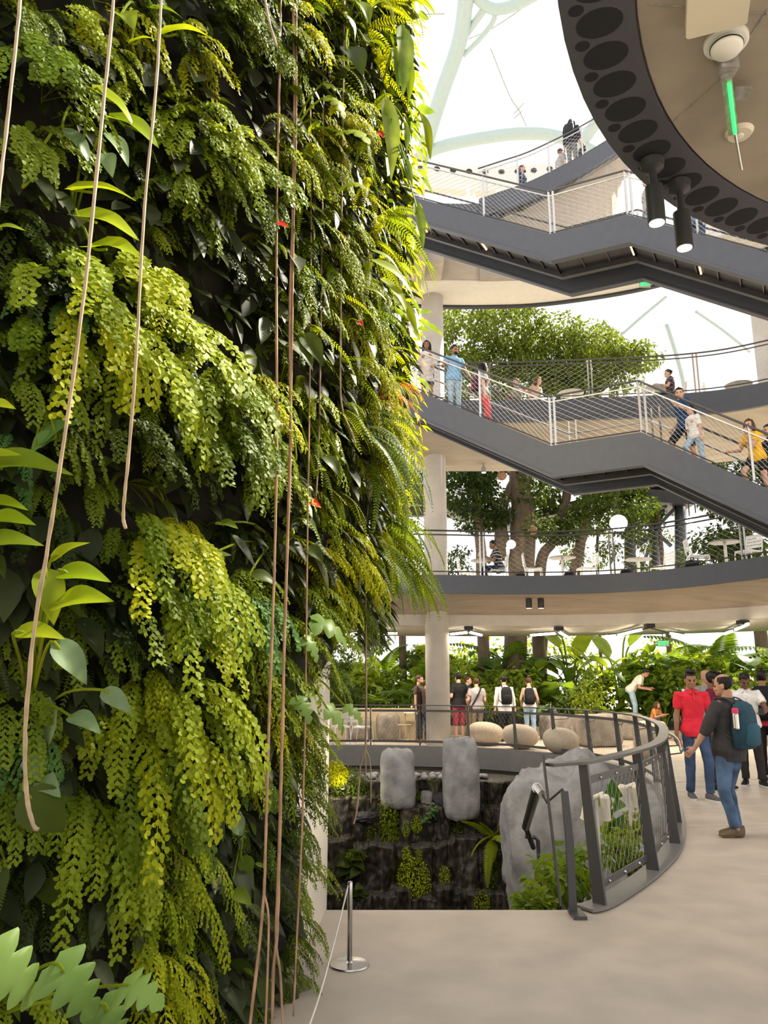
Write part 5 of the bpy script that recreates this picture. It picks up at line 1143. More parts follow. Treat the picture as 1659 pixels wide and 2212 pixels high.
    # face details
    for s in (-1, 1):
        m = MB(); m.ell(hh((s * .031, -.090, .105)), (.013, .010, .0065), 10, 7, M3); m.build('eye', EYEM, body, True)
        m = MB(); m.ell(hh((s * .033, -.098, .124)), (.020, .008, .0042), 10, 6, M3); m.build('eyebrow', HAIRC[hair], body, True)
    m = MB(); m.ell(hh((0, -.105, .044)), (.021, .006, .0055), 10, 6, M3); m.build('mouth', LIPM, body, True)
    # hair
    if hstyle:
        h = MB(); nj = 16; rings = []; zt = []
        bald = hstyle == 'bald'
        for j in range(nj + 1):
            z = .045 + (.250 - .045) * j / nj
            for A_, B_ in zip(HEADP[:-1], HEADP[1:]):
                if A_[0] <= min(z - .004, .2349) <= B_[0]: t = (min(z - .004, .2349) - A_[0]) / (B_[0] - A_[0]); q = [A_[i] + (B_[i] - A_[i]) * t for i in range(4)]; break
            kk = 1.10 if not bald else 1.06
            rings.append([V((p.x, p.y + .006, p.z)) + V((0, 0, 0)) for p in head_ring(z, max(q[1] * kk, .012), q[2] * kk, q[3] * kk * 1.03, 1, 32)])
        vs = [p for r in rings for p in r]; keep = []
        for j in range(nj):
            for k in range(32):
                k2 = (k + 1) % 32; f = (j * 32 + k, j * 32 + k2, (j + 1) * 32 + k2, (j + 1) * 32 + k); c = sum((vs[i] for i in f), V()) / 4
                front = -c.y; lim = .174 if front > .055 else .152 if front > .03 else .118 if front > -.012 else .050
                if hstyle in ('long', 'bun', 'tail') and front < .01: lim = .03
                if bald and (c.z > .205 or front > .045): continue
                if c.z > lim: keep.append(f)
        h.v = [tuple(hh(p + V((0, 0, .006)) + (p - V((0, 0, .12))).normalized() * (.007 * noise.noise(p * 26)))) for p in vs]; h.f = keep
        if not bald: h.f.append(tuple(nj * 32 + k for k in range(32)))
        o = h.build('hair', HAIRC[hair], body, True); sd_ = o.modifiers.new('thick', 'SOLIDIFY'); sd_.thickness = .012; sd_.offset = -1
        if hstyle == 'quiff':
            h = MB(); h.ell(hh((0, -.055, .232)), (.066, .052, .026), 14, 8, M3); h.ell(hh((0, .0, .240)), (.07, .07, .022), 14, 8, M3); h.build('fringe', HAIRC[hair], o, True)
        if hstyle == 'long':
            h = MB(); h.tube([hh((0, .05, .17)), hh((0, .075, .08)), hh((0, .085, -.03)), hh((0, .085, -.14))], [.075, .088, .085, .05], 16, flat=1); h.build('long_hair', HAIRC[hair], o, True)
            for s in (-1, 1): h = MB(); h.tube([hh((s * .066, -.01, .19)), hh((s * .086, -.01, .10)), hh((s * .085, .0, -.02)), hh((s * .075, .01, -.10))], [.024, .032, .034, .018], 10); h.build('side_lock', HAIRC[hair], o, True)
        if hstyle == 'bun': h = MB(); h.ell(hh((0, .045, .265)), (.042, .042, .036)); h.build('bun', HAIRC[hair], o, True)
        if hstyle == 'tail': h = MB(); h.tube([hh((0, .10, .16)), hh((0, .15, .12)), hh((0, .15, .0)), hh((0, .13, -.10))], [.03, .036, .032, .012], 10); h.build('ponytail', HAIRC[hair], o, True)
        if hstyle == 'beard': h = MB(); h.ell(hh((0, -.072, .03)), (.058, .040, .036), 14, 8, M3); h.build('beard', HAIRC[hair], o, True)
        if hstyle == 'hat':
            h = MB(); h.loft([[hh((r * cos(2 * pi * k / 24), r * sin(2 * pi * k / 24) * 1.1, z)) for k in range(24)] for r, z in ((.155, .165), (.15, .175), (.092, .18), (.085, .25), (.05, .265))]); h.build('straw_hat', M['egg'], body, True)
    # clothes
    if top:
        c = MB(); torso(c, loose, hem - .95, .525 if not female else .50, .028 if loose > .015 else .024)
        for i in (0, 1):
            sj, e, w_ = shj[i], el[i], wr[i]; P_ = [sj + (sp(.40) - sj) * .35, sj + (sp(.40) - sj) * .02]; fs = max(1, .5 + fat * .5); rr = [.066, .070 * fs + loose * .25]
            if sleeve > 0: P_.append(sj.lerp(e, min(1, sleeve * .5))); rr.append(.061 * fs + loose * .4); P_.append(sj.lerp(e, min(1, sleeve))); rr.append(.056 * fs + loose * .5)
            if sleeve > 1: P_.append(e.lerp(w_, sleeve - 1)); rr.append(.036 + loose * .6)
            if sleeve > 0: c.tube(P_, rr, 14)
            else: c.ell(sj + (sp(.45) - sj) * .25, (.05, .06, .055))
        so = fuse(c, vox, 'shirt', top, body, 2, .012 if vox < .009 else .009, len(label))
        if collar:
            m = MB(); m.tube([sp(.50) + RL @ V((.073 * cos(a_), .066 * sin(a_) - .004, .012 - .024 * max(0, -sin(a_)))) for a_ in [2 * pi * k / 20 - pi / 2 + .22 for k in range(19)]], .014, 8, flat=1.3); m.build('collar', collar, so, True)
            m = MB(); 
            for s in (-1, 1): m.add([sp(.505) + V((s * .006, -.085, 0)), sp(.52) + V((s * .07, -.055, 0)), sp(.462) + V((s * .055, -.118, 0)), sp(.47) + V((s * .028, -.122, 0))], [(0, 1, 2, 3)])
            o = m.build('collar_point', collar, so); md = o.modifiers.new('t', 'SOLIDIFY'); md.thickness = .006
            m = MB(); m.bar(sp(.49) + V((0, -.098, 0)), sp(.37) + V((0, -.137 * (.6 + .4 * fat), 0)), .026, .008); m.build('placket', collar, so)
    if bottom:
        c = MB(); torso(c, .006, -.13, .085)
        for i in (0, 1):
            hj, k, e = hipj[i], kn[i], an[i]; P_ = [hj + V((0, 0, .05)), hj.lerp(k, .4)]; rr = [.092 * fb, .087 * fb]
            if legs <= 1.0 and legs < .95: P_ += [hj.lerp(k, .92) if legs > .45 else hj.lerp(k, legs * 2)]; rr += [.080]
            if legs > .45 and legs < .95: P_ += [k.lerp(e, (legs - .5) * 2 if legs > .5 else .03)]; rr += [.076]
            if legs >= .95: P_ += [k, k.lerp(e, .35), k.lerp(e, .93)]; rr += [.069, .063, .058]
            c.tube(P_, rr, 14)
        fuse(c, vox, 'trousers', bottom, body, 2, .010 if vox < .009 else .007, len(label) + 3)
    if shoes:
        for i, f in enumerate(feet):
            yaw = radians(f[3]); fw = V((sin(yaw), -cos(yaw), 0)); sdv = V((cos(yaw), sin(yaw), 0)); e = an[i]; z0 = e.z - .075
            rings = [[V((e.x, e.y, z0)) + fw * y + sdv * (hw * cos(2 * pi * k / 16)) + V((0, 0, zc + hz * sin(2 * pi * k / 16))) for k in range(16)] for y, hw, zc, hz in ((-.075, .012, .055, .02), (-.07, .030, .052, .045), (-.03, .040, .055, .054), (.03, .042, .055, .052), (.09, .046, .043, .034), (.15, .046, .034, .024), (.185, .032, .030, .016), (.197, .012, .026, .008))]
            m = MB(); m.loft(rings); so = m.build('shoe', shoes, body, True)
            if sole:
                m = MB(); ol = [(-.078, .026), (-.04, .04), (.04, .041), (.10, .048), (.16, .045), (.198, .022)]; poly = [V((e.x, e.y, z0)) + fw * y + sdv * x for y, x in ol] + [V((e.x, e.y, z0)) + fw * y - sdv * x for y, x in reversed(ol)]
                m.prism(poly, (0, 0, .026)); fixn(m.build('sole', sole, so))
    s = H / 1.75; body.scale = (s, s, s); body.location = loc; body.rotation_euler = (0, 0, radians(face))
    PJ[label] = dict(body=body, sp=sp, RL=RL, wr=wr, shj=shj, sc=s, hipj=hipj)
    return body
PJ = {}
def world(body, p): return body.matrix_basis @ V(p)
def backpack(label, b, cloth, trim=None, size=1.0, strapm=None, low=0.0, front=False, off=0.0):
    """bag resting on a person's back: its own thing"""
    info = next(v for v in PJ.values() if v['body'] == b); sp, RL = info['sp'], info['RL']; r = thing('backpack', label, 'bag', b.location); r.rotation_euler = b.rotation_euler; r.scale = b.scale
    c = sp(.26 - low) + RL @ V((0, .185 + off, 0)); R_ = RL
    rings = []
    for z, sx, sy, yo in ((-.23, .10, .04, .0), (-.22, .135, .07, .0), (-.05, .15, .095, .01), (.12, .145, .08, 0), (.20, .12, .06, -.01), (.235, .06, .03, -.02)):
        rings.append([c + R_ @ V((sx * size * (abs(cos(a)) ** .7) * (1 if cos(a) > 0 else -1), yo + sy * size * (abs(sin(a)) ** .7) * (1 if sin(a) > 0 else -1), z * size)) for a in [2 * pi * k / 24 for k in range(24)]])
    m = MB(); m.loft(rings); fixn(m.build('bag_body', cloth, r, True))
    m = MB(); rings = [[c + R_ @ V((sx * size * (abs(cos(a)) ** .6) * (1 if cos(a) > 0 else -1), (.085 + sy * sin(a)) * size, z * size)) for a in [2 * pi * k / 20 for k in range(20)]] for z, sx, sy in ((-.19, .08, .03), (-.17, .105, .05), (0.0, .10, .05), (.03, .06, .03))]
    m.loft(rings); fixn(m.build('front_pocket', trim or cloth, r, True))
    for s in (-1, 1):
        m = MB(); P_ = [sp(.46) + RL @ V((s * .10, .14 + off, .02)), sp(.525) + RL @ V((s * .105, .03, 0)), sp(.49) + RL @ V((s * .115, -.09, .0)), sp(.36) + RL @ V((s * .145, -.145, 0)), sp(.22) + RL @ V((s * .185, -.06, 0)), sp(.08) + RL @ V((s * .13, .15 + off, 0))]
        m.tube(spline(P_, 5), .020, 8, flat=.35); m.build('strap', strapm or cloth, r, True)
    return r
W_ = lambda n, c: cmat('cloth_' + n, c)
denim = cmat('denim_blue', (.045, .075, .15), .85, .35, 5); denimd = cmat('denim_dark', (.018, .028, .055), .85, .3, 5); denimm = cmat('denim_faded', (.07, .12, .21), .85, .55, 4); denimL = cmat('denim_light', (.33, .45, .58), .85, .2, 6)
black = W_('black', (.010, .010, .012)); whitec = W_('white', (.72, .70, .69)); sneak = cmat('sneaker_grey', (.10, .10, .11), .7); solew = cmat('sole_white', (.62, .60, .58), .6, .02); blks = cmat('shoe_black', (.012, .012, .013), .5)
GZ = lambda x, y: atZ(x, y, 0)
# --- group on the right, near
p = GZ(1512, 1728)
P1 = person('young man in a red polo shirt and blue jeans standing by the curved railing', p, -6, 1.78, 'brown', 'black', 'quiff', W_('red', (.62, .022, .045)), .84, .62, denim, 1.0, sneak, solew, feet=[(-.085, .10, .075, -2), (.115, -.10, .075, 26)], pelvis=(0, 0, .935), hands=[(-.245, .0, .80), (.25, .02, .83)], look=(-4, 6, 0), vox=.007, collar=W_('red2', (.56, .03, .05)), loose=.012, fat=.88)
p = GZ(1590, 1806)
P2 = person('balding man in a charcoal sweater and jeans, seen from behind with a blue backpack', p, -146, 1.71, 'tan', 'black', 'bald', W_('charcoal', (.040, .037, .040)), .80, 1.32, denimm, 1.0, cmat('shoe_tan', (.13, .095, .06), .8), None, feet=[(-.07, -.02, .075, 50), (.07, .06, .075, 56)], pelvis=(0, .02, .935), hands=[(-.30, -.08, .93), (.34, -.22, .86, (.3, -.5, -.5), .5)], look=(20, 6, 0), fat=1.16, fatb=1.06, vox=.007, loose=.016, lean=-3)
backpack('dark blue and grey backpack on the balding man, bottle in its side pocket', P2, cmat('pack_blue', (.018, .055, .085), .75), cmat('pack_teal', (.025, .085, .13), .75), 1.08, W_('grey', (.055, .06, .066)), .02)
pb = world(P2, (.165, .23, 1.13)); r_ = thing('water_bottle', 'steel water bottle with a pink lid in the side pocket of the blue backpack', 'bottle', pb)
m = MB(); m.lathe([(.034, 0), (.036, .01), (.036, .15), (.03, .165)], 18); m.build('flask', M['stain'], r_); m = MB(); m.lathe([(.035, .163), (.035, .20), (.028, .215), (.01, .218)], 18); m.build('lid', cmat('lid_pink', (.62, .05, .13), .4), r_)
p = GZ(1556, 1706)
P3 = person('man in a maroon shirt and dark jeans standing behind the red polo man', p, 62, 1.76, 'deep', 'black', 'quiff', W_('maroon', (.115, .010, .028)), .86, .6, denimd, 1.0, blks, None, feet=[(-.09, .05, .075, -10), (.1, -.05, .075, 12)], hands=[(-.22, -.2, 1.0, (0, -.8, -.5)), (.26, .0, .82)], look=(10, 8, 0), vox=.009)
p = GZ(1628, 1698)
P4 = person('man in a white polo shirt looking down at a phone in his hand', p, -22, 1.76, 'deep', 'black', 'short', whitec, .88, .6, W_('darktrouser', (.028, .022, .022)), 1.0, blks, solew, feet=[(-.10, .04, .075, -14), (.13, -.06, .075, 22)], hands=[(-.06, -.36, 1.16, (.9, -.3, .1), .35), (.20, -.36, 1.10, (-.25, -.9, .2), .8)], look=(12, 24, 0), vox=.007, collar=whitec, elbow=[(-.9, .5, -.5), (.8, .5, -.8)], loose=.016)
for a_, n_ in (((.0, -.10, 1.42), 'placket'),): pass
ph = world(P4, (.185, -.475, 1.135)); r_ = thing('mobile_phone', 'black phone held by the man in the white polo', 'phone', ph, radians(-22)); m = MB(); m.box((0, 0, 0), (.075, .014, .15), Matrix.Rotation(radians(-50), 3, 'X')); m.build('phone_case', M['blk'], r_); m = MB(); m.box((0, .009, .006), (.066, .002, .135), Matrix.Rotation(radians(-50), 3, 'X')); m.build('phone_screen', cmat('screen', (.02, .02, .03), .1), r_)
p = GZ(1668, 1690)
P5 = person('dark-haired person at the picture edge behind the man in the white polo', p, 150, 1.80, 'brown', 'black', 'short', W_('red3', (.5, .03, .06)), .86, 1.6, black, 1.0, blks, None, vox=.012)
backpack('black backpack on the dark-haired person at the picture edge', P5, black, None, 1.15)
p = GZ(1566, 1680); p.y += .5; p.x += .02
person('bald man in grey half hidden behind the man in maroon', p, 10, 1.82, 'tan', 'black', None, W_('greytee', (.24, .23, .23)), .86, .6, denimd, 1.0, blks, None, vox=.013)
p = atZ(1529, 1600, 0)
person('woman with wavy hair in a yellow-green wrap far behind the group', V((p.x, p.y, .05)), 0, 1.72, 'tan', 'brown', 'long', W_('mustard', (.36, .33, .06)), .6, 1.4, black, 1.0, blks, None, vox=.014, female=True, loose=.03)
p = atZ(1505, 1600, 0)
person('person in pale blue glimpsed beside the woman in yellow-green', V((p.x, p.y + .3, .0)), 20, 1.68, 'tan', 'brown', 'short', W_('paleblue', (.40, .45, .52)), .85, .6, denimd, 1.0, blks, None, vox=.014)
p = atZ(1376, 1594, 0); p.z = .42
person('man in a white shirt bending over the planting with a cap on', p, 68, 1.74, 'tan', 'black', 'short', W_('cream', (.72, .68, .58)), .86, .7, denimL, 1.0, blks, solew, lean=42, pelvis=(0, .08, .94), hands=[(-.2, -.42, .95), (.2, -.45, .98)], look=(0, 22, 0), vox=.012)
p = atZ(1418, 1596, 0)
person('child in an orange top crouching at the planting behind the railing bend', V((p.x - .1, p.y - .3, .12)), 40, 1.3, 'tan', 'brown', 'long', W_('orange', (.55, .20, .06)), .86, .6, denim, 1.0, blks, None, pelvis=(0, .12, .52), lean=25, hands=[(-.15, -.4, .75), (.15, -.4, .75)], vox=.013, female=True)
# --- row of visitors at the far side
pb_ = cmat('pants_grey', (.06, .06, .068)); sand = cmat('sandal', (.22, .10, .06))
p = GZ(906, 1604); person('bearded man in a brown T-shirt and sandals left of the near column', p, 62, 1.78, 'light', 'brown', 'beard', W_('browntee', (.085, .058, .045)), .90, .6, pb_, 1.0, sand, None, vox=.011)
p = GZ(922, 1609); person('person in dark clothes mostly hidden behind the near column', V((1.13, 21.0, 0)), 100, 1.66, 'light', 'brown', 'short', W_('darkbrown', (.05, .032, .026)), .78, 1.7, denimd, 1.0, sand, None, vox=.013)
p = GZ(993, 1600); person('man in a black T-shirt and red shorts seen from behind', p, -156, 1.84, 'light', 'black', 'short', black, .86, .66, W_('redshort', (.30, .045, .065)), .62, blks, None, hands=[(-.2, -.22, 1.04, (0, -1, 0)), (.2, -.2, 1.05, (0, -1, 0))], vox=.011, fat=1.1, loose=.018)
p = GZ(1012, 1594); person('man in a dark blue shirt facing right behind the black T-shirt man', p, 75, 1.76, 'light', 'brown', 'short', W_('navytee', (.035, .038, .055)), .88, .6, W_('khaki', (.22, .17, .10)), 1.0, blks, None, vox=.013)
p = GZ(1032, 1601); P6 = person('man in a grey T-shirt and khaki trousers with a sling strap across his back', p, 186, 1.70, 'light', 'brown', 'short', W_('lilac', (.33, .30, .31)), .86, .6, W_('khaki2', (.20, .165, .13)), 1.0, blks, None, hands=[(-.2, -.2, 1.0), (.22, -.18, .98)], vox=.011, fat=1.08, loose=.018)
i_ = PJ['man in a grey T-shirt and khaki trousers with a sling strap across his back']; r_ = thing('sling_bag', 'dark sling bag strap worn by the man in the grey T-shirt', 'bag', P6.location); r_.rotation_euler = P6.rotation_euler; r_.scale = P6.scale
m = MB(); m.tube(spline([(-.12, .02, 1.47), (-.06, .145, 1.36), (.06, .15, 1.15), (.17, .12, .96)], 5), .022, 8, flat=.4); m.build('strap', black, r_); m = MB(); m.ell((.20, .09, .88), (.05, .09, .10)); m.build('pouch', cmat('bag_brown', (.06, .035, .025)), r_)
p = GZ(1093, 1604); P7 = person('man in a white long-sleeved shirt and black trousers with a black backpack', p, 188, 1.76, 'light', 'black', 'short', whitec, .80, 1.7, black, 1.0, blks, solew, hands=[(-.28, .0, .82), (.27, -.02, .80)], vox=.011, loose=.022)
backpack('black backpack on the man in the white long-sleeved shirt', P7, black, None, .98)
p = GZ(1147, 1600); P8 = person('woman with a hair bun, white sleeveless top and pale jeans, black backpack', p, 172, 1.72, 'light', 'brown', 'bun', whitec, .88, 0.0, denimL, 1.0, blks, None, hands=[(-.22, -.2, .98), (.22, -.22, 1.0)], vox=.011, female=True, look=(0, 14, 0))
backpack('black backpack on the woman with the hair bun', P8, black, None, .98)
# --- on the middle staircase
q = on_stair(ST1, 924); person('woman in a white flowered cardigan at the top of the middle staircase', q, -8, 1.62, 'brown', 'black', 'long', W_('flower', (.60, .52, .49)), .60, 1.5, denimd, .45, blks, None, vox=.012, female=True, loose=.02, hands=[(-.18, -.16, 1.0), (.16, -.18, .98)])
q = on_stair(ST1, 980); person('man in a light blue polo shirt and jeans leaning on the middle staircase rail', q, 22, 1.74, 'brown', 'black', 'beard', W_('skyblue', (.20, .40, .64)), .86, .6, denimL, 1.0, blks, None, vox=.011, hands=[(-.30, -.34, 1.14, (-.8, -.5, -.1), .3), (.30, -.24, .92, (.5, -.5, -.6))], look=(8, 6, 0), lean=4, fat=1.05)
q = on_stair(ST1, 1046); P9 = person('woman in a grey T-shirt and rolled red trousers walking down the middle staircase', q, 78, 1.62, 'light', 'black', 'long', W_('greytee2', (.27, .27, .29)), .88, .6, W_('coral', (.62, .09, .10)), .78, blks, None, vox=.011, female=True, look=(25, 0, 0), feet=[(-.08, .0, .075, 0), (.08, -.12, .0, 0)], pelvis=(0, 0, .92))
backpack('small patterned backpack on the woman in red trousers', P9, W_('pink', (.10, .02, .05)), W_('pink2', (.45, .06, .16)), .85)
q = on_stair(ST1, 873); person('person in navy half hidden by the plants at the top of the middle staircase', q, 100, 1.76, 'brown', 'black', 'short', W_('navy', (.018, .022, .06)), .86, .9, denimd, 1.0, blks, None, vox=.013)
q = on_stair(ST1, 1478, 1.0); person('man in a dark blue polo and black shorts climbing the middle staircase', q, -78, 1.72, 'light', 'black', 'short', W_('blue', (.015, .05, .13)), .86, .6, W_('blackshort', (.012, .012, .02)), .46, blks, None, vox=.011, look=(55, 0, 0), feet=[(-.09, -.16, .20, 0), (.09, .12, .075, 0)], lean=6, hands=[(-.28, -.1, .95), (.24, -.3, 1.24, (0, -.6, .7))])
q = on_stair(ST1, 1502, .5); person('girl in a white top and pale jeans climbing the middle staircase', q, -72, 1.30, 'light', 'black', 'tail', whitec, .84, .9, denimL, 1.0, blks, None, vox=.011, female=True, feet=[(-.09, -.16, .2, 0), (.09, .12, .075, 0)], lean=8, loose=.025)
q = on_stair(ST1, 1632, .8); person('woman in a yellow T-shirt and black shorts climbing at the picture edge', q, -70, 1.60, 'light', 'brown', 'long', W_('yellow', (.78, .42, .01)), .84, .6, black, .34, blks, None, vox=.011, female=True, feet=[(-.09, -.16, .22, 0), (.09, .14, .075, 0)], lean=10, hands=[(-.32, -.35, 1.10, (-.6, -.8, 0)), (.08, -.26, 1.36, (0, -.3, .9))], look=(20, 0, 0))
q = on_stair(ST1, 1668, 1.1); person('man in a dark shirt behind the woman in yellow at the picture edge', q, -80, 1.72, 'light', 'black', 'short', W_('navy2', (.02, .022, .04)), .86, .6, black, .5, blks, None, vox=.013)
# --- seated at the cafes
SIT = dict(pelvis=(0, .0, .50), feet=[(-.10, -.42, .075, 0), (.10, -.38, .075, 0)])
q = atY(1078, 1196, 20.3); q.z = 4.03; person('man in a striped T-shirt sitting at the lower cafe table', q, -84, 1.74, 'brown', 'black', 'short', cmat('stripe', (.02, .022, .035)), .86, .6, denimd, 1.0, blks, None, vox=.010, lean=12, hands=[(-.14, -.42, .82, (0, -1, 0)), (.14, -.42, .80, (0, -1, 0))], look=(0, 8, 0), **SIT)
b_ = COL.objects['person'] if False else PJ['man in a striped T-shirt sitting at the lower cafe table']['body']
st = [c for c in b_.children if c.name.startswith('shirt')][0]
nt = PMAT['stripe'].node_tree; pr_ = nt.nodes['Principled BSDF']; tc = nt.nodes.new('ShaderNodeTexCoord'); wv = nt.nodes.new('ShaderNodeTexWave'); wv.bands_direction = 'Z'; wv.inputs['Scale'].default_value = 3.6; nt.links.new(tc.outputs['Object'], wv.inputs[0]); r__ = nt.nodes.new('ShaderNodeValToRGB'); r__.color_ramp.elements[0].position = .80; r__.color_ramp.elements[0].color = (.02, .022, .035, 1); r__.color_ramp.elements[1].position = .86; r__.color_ramp.elements[1].color = (.5, .48, .46, 1); nt.links.new(wv.outputs[0], r__.inputs[0]); nt.links.new(r__.outputs[0], pr_.inputs['Base Color'])
q = atY(1446, 815, 19.6); q.z = 8.63; person('man in a dark T-shirt sitting at the upper cafe table with his back turned', q, -100, 1.72, 'light', 'black', 'short', W_('plum', (.05, .03, .035)), .86, .6, black, 1.0, blks, None, vox=.013, hands=[(-.2, -.34, .80), (.2, -.34, .78)], **SIT)
q = atY(1116, 830, 20.2); q.z = 8.63; person('person with light hair sitting at the upper cafe behind the stair railing', q, -60, 1.68, 'light', 'brown', 'short', W_('olive', (.16, .15, .12)), .86, .6, W_('plum2', (.22, .07, .10)), 1.0, blks, None, vox=.014, **SIT)
q = atY(1148, 840, 20.0); q.z = 8.63; person('person in beige sitting low at the upper cafe beside the light-haired one', q, 40, 1.6, 'light', 'brown', 'long', W_('beige', (.45, .32, .24)), .86, .6, whitec, 1.0, blks, None, vox=.014, lean=25, female=True, **SIT)
# --- top of the picture
def on_ramp(x, back=.7):
    best = min(range(len(RPS)), key=lambda i: abs(pix(RPS[i] + V((0, back, .9)))[0] - x)); return RPS[best] + V((0, back, .0))
q = on_ramp(1240, .5); P10 = person('person in a dark hooded jacket with a backpack high on the curved ramp', q, 140, 1.78, 'light', 'black', 'long', W_('ink', (.02, .022, .035)), .84, 1.6, W_('greyp', (.16, .16, .17)), 1.0, blks, None, vox=.013, lean=6)
backpack('dark backpack on the person high on the curved ramp', P10, W_('ink2', (.02, .025, .03)), None, 1.1)
q = on_ramp(1208, 1.2); person('man in a grey T-shirt walking up the curved ramp', q - V((0, 0, .35)), 110, 1.74, 'light', 'brown', 'short', W_('greytee3', (.30, .30, .31)), .86, .6, denimd, 1.0, blks, None, vox=.013)
q = on_ramp(1130, .8); person('bearded man in a navy jacket at the foot of the curved ramp', q - V((0, 0, .55)), 60, 1.74, 'light', 'brown', 'beard', W_('navy3', (.02, .03, .075)), .86, 1.7, denimd, 1.0, blks, None, vox=.013)
q = on_ramp(1255, .9); person('child in dark clothes with a red bag beside the person high on the ramp', q, 120, 1.1, 'light', 'brown', 'short', W_('ink3', (.02, .02, .03)), .84, 1.2, black, 1.0, blks, None, vox=.014, lean=20)
q = on_stair(ST2, 1402, .9); person('person in pale shorts on the upper staircase behind the spotlights', q, -80, 1.70, 'light', 'brown', 'short', W_('palegrey', (.40, .38, .38)), .86, .6, denimL, .5, blks, None, vox=.014)
q = on_stair(ST2, 1510, .9); person('person in jeans on the upper staircase behind the round platform edge', q, -80, 1.7, 'light', 'brown', 'short', W_('bluetee', (.10, .16, .26)), .86, .6, denim, 1.0, blks, None, vox=.014)
# ================================================================== FURNITURE AND FITTINGS
def make_chair():
    r = thing('cafe_chair', None, None)
    m = MB()
    for k in range(6): m.box((0, -.17 + .068 * k, .44 + .006 * abs(k - 2.5)), (.40, .055, .014))
    m.tube([(-.2, -.2, .425), (.2, -.2, .425), (.2, .2, .425), (-.2, .2, .425), (-.2, -.2, .425)], .012, 6); m.build('seat', M['chairw'], r)
    m = MB()
    for k in range(4): z = .58 + .075 * k; m.box((0, .235 + .03 * (z - .55) / .3 + .02, z), (.38, .014, .06))
    for s in (-1, 1): m.tube([(s * .2, .20, .43), (s * .2, .235, .55), (s * .195, .275, .84)], .013, 6)
    m.tube([(-.195, .275, .84), (.195, .275, .84)], .013, 6); m.build('backrest', M['chairw'], r)
    for sx, y0, y1 in ((-1, -.19, -.23), (1, -.19, -.23), (-1, .2, .27), (1, .2, .27)):
        m = MB(); m.tube([(sx * .2, y0, .43), (sx * .215, y1, 0)], [.015, .012], 8); m.build('leg', M['chairw'], r)
    return r
def make_table():
    r = thing('cafe_table', None, None); m = MB(); m.lathe([(.02, .715), (.33, .715), (.35, .722), (.35, .738), (.33, .745), (.01, .745)], 32); m.build('table_top', M['grey'], r)
    m = MB(); m.lathe([(.035, .02), (.035, .715)], 14); m.build('pole', M['chairw'], r); m = MB(); m.lathe([(.22, 0), (.22, .012), (.05, .025), (.035, .03)], 28); m.build('base', M['chairw'], r); return r
CH, TB = make_chair(), make_table(); firstC, firstT = [True], [True]
def place(proto, first, x, yb, Y, z, rz, label, cat, group, s=1.0):
    o = proto if first[0] else copy_tree(proto); first[0] = False
    p = atY(x, yb, Y); o.location = (p.x, Y, z); o.rotation_euler = (0, 0, radians(rz)); o.scale = (s, s, s); tag(o, label, cat, group)
C = lambda *a: place(CH, firstC, *a, 'chair', 'white chairs of the cafes')
TT = lambda *a: place(TB, firstT, *a, 'table', 'round tables of the cafes')
z2 = 4.02
C(1010, 1215, 20.6, z2, 90, 'white metal chair behind the column side of the striped man\'s table'); C(1073, 1215, 20.3, z2, -88, 'white metal chair the striped man sits on')
C(1152, 1215, 20.0, z2, 84, 'white metal chair left of the first empty lower cafe table'); C(1266, 1215, 19.9, z2, -84, 'white metal chair right of the first empty lower cafe table')
C(1338, 1205, 20.1, z2, 70, 'white metal chair left of the second empty lower cafe table'); C(1428, 1200, 19.6, z2, -70, 'white metal chair right of the second empty lower cafe table')
C(1508, 1190, 17.9, z2, 80, 'white metal chair left of the last lower cafe table, back to the columns'); C(1615, 1180, 17.2, z2, -60, 'white metal chair at the railing post, last of the lower cafe')
TT(1045, 1220, 20.4, z2, 0, 'round cafe table in front of the striped man'); TT(1215, 1220, 19.9, z2, 0, 'empty round table, first one right of the railing post on the lower cafe'); TT(1378, 1200, 20.2, z2, 0, 'empty round table before the dark steel columns'); TT(1567, 1190, 17.6, z2, 0, 'empty round table at the right end of the lower cafe')
z3 = 8.62
C(1190, 830, 20.0, z3, 80, 'white metal chair left of the first upper cafe table'); C(1287, 830, 20.0, z3, -80, 'white metal chair right of the first upper cafe table'); C(1360, 825, 19.9, z3, 80, 'white metal chair left of the seated man on the upper cafe')
C(1456, 825, 19.6, z3, -95, 'white metal chair the man in dark sits on'); C(1540, 815, 19.6, z3, 75, 'white metal chair left of the last upper cafe table'); C(1636, 800, 19.2, z3, -70, 'white metal chair right of the last upper cafe table, against the sky'); C(1040, 850, 20.4, z3, 30, 'white metal chair behind the red trousers on the upper cafe')
TT(1232, 830, 20.0, z3, 0, 'round table behind the stair net on the upper cafe'); TT(1412, 820, 19.7, z3, 0, 'round table of the seated man on the upper cafe'); TT(1592, 800, 19.4, z3, 0, 'round table against the bright sky on the upper cafe')
C(783, 1600, 20.6, 0.0, 70, 'white metal chair on the ground floor behind the hanging root'); C(735, 1600, 20.9, 0.0, 200, 'white metal chair turned away at the ground floor, next to the plant wall')
r_ = thing('cafe_stool', 'pale metal stool beside the side table on the ground floor', 'stool', (GZ(872, 1596).x, 21.4, 0)); m = MB(); m.lathe([(.18, .44), (.19, .45), (.18, .46), (.01, .46)], 20); m.build('seat', M['tan'], r_)
for a in (.6, 2.2, 3.7, 5.3): m = MB(); m.tube([(.15 * cos(a), .15 * sin(a), .44), (.19 * cos(a), .19 * sin(a), 0)], .011, 6); m.build('leg', M['tan'], r_)
p = GZ(888, 1592); r_ = thing('side_table', 'thin pale table against the low wall left of the bearded man', 'table', (p.x, 22.1, 0)); m = MB(); m.box((0, 0, .74), (.5, .45, .025)); m.build('table_top', M['cream'], r_)
for sx in (-.2, .2): m = MB(); m.tube([(sx, 0, .73), (sx, 0, 0)], .014, 8); m.build('leg', M['tan'], r_)
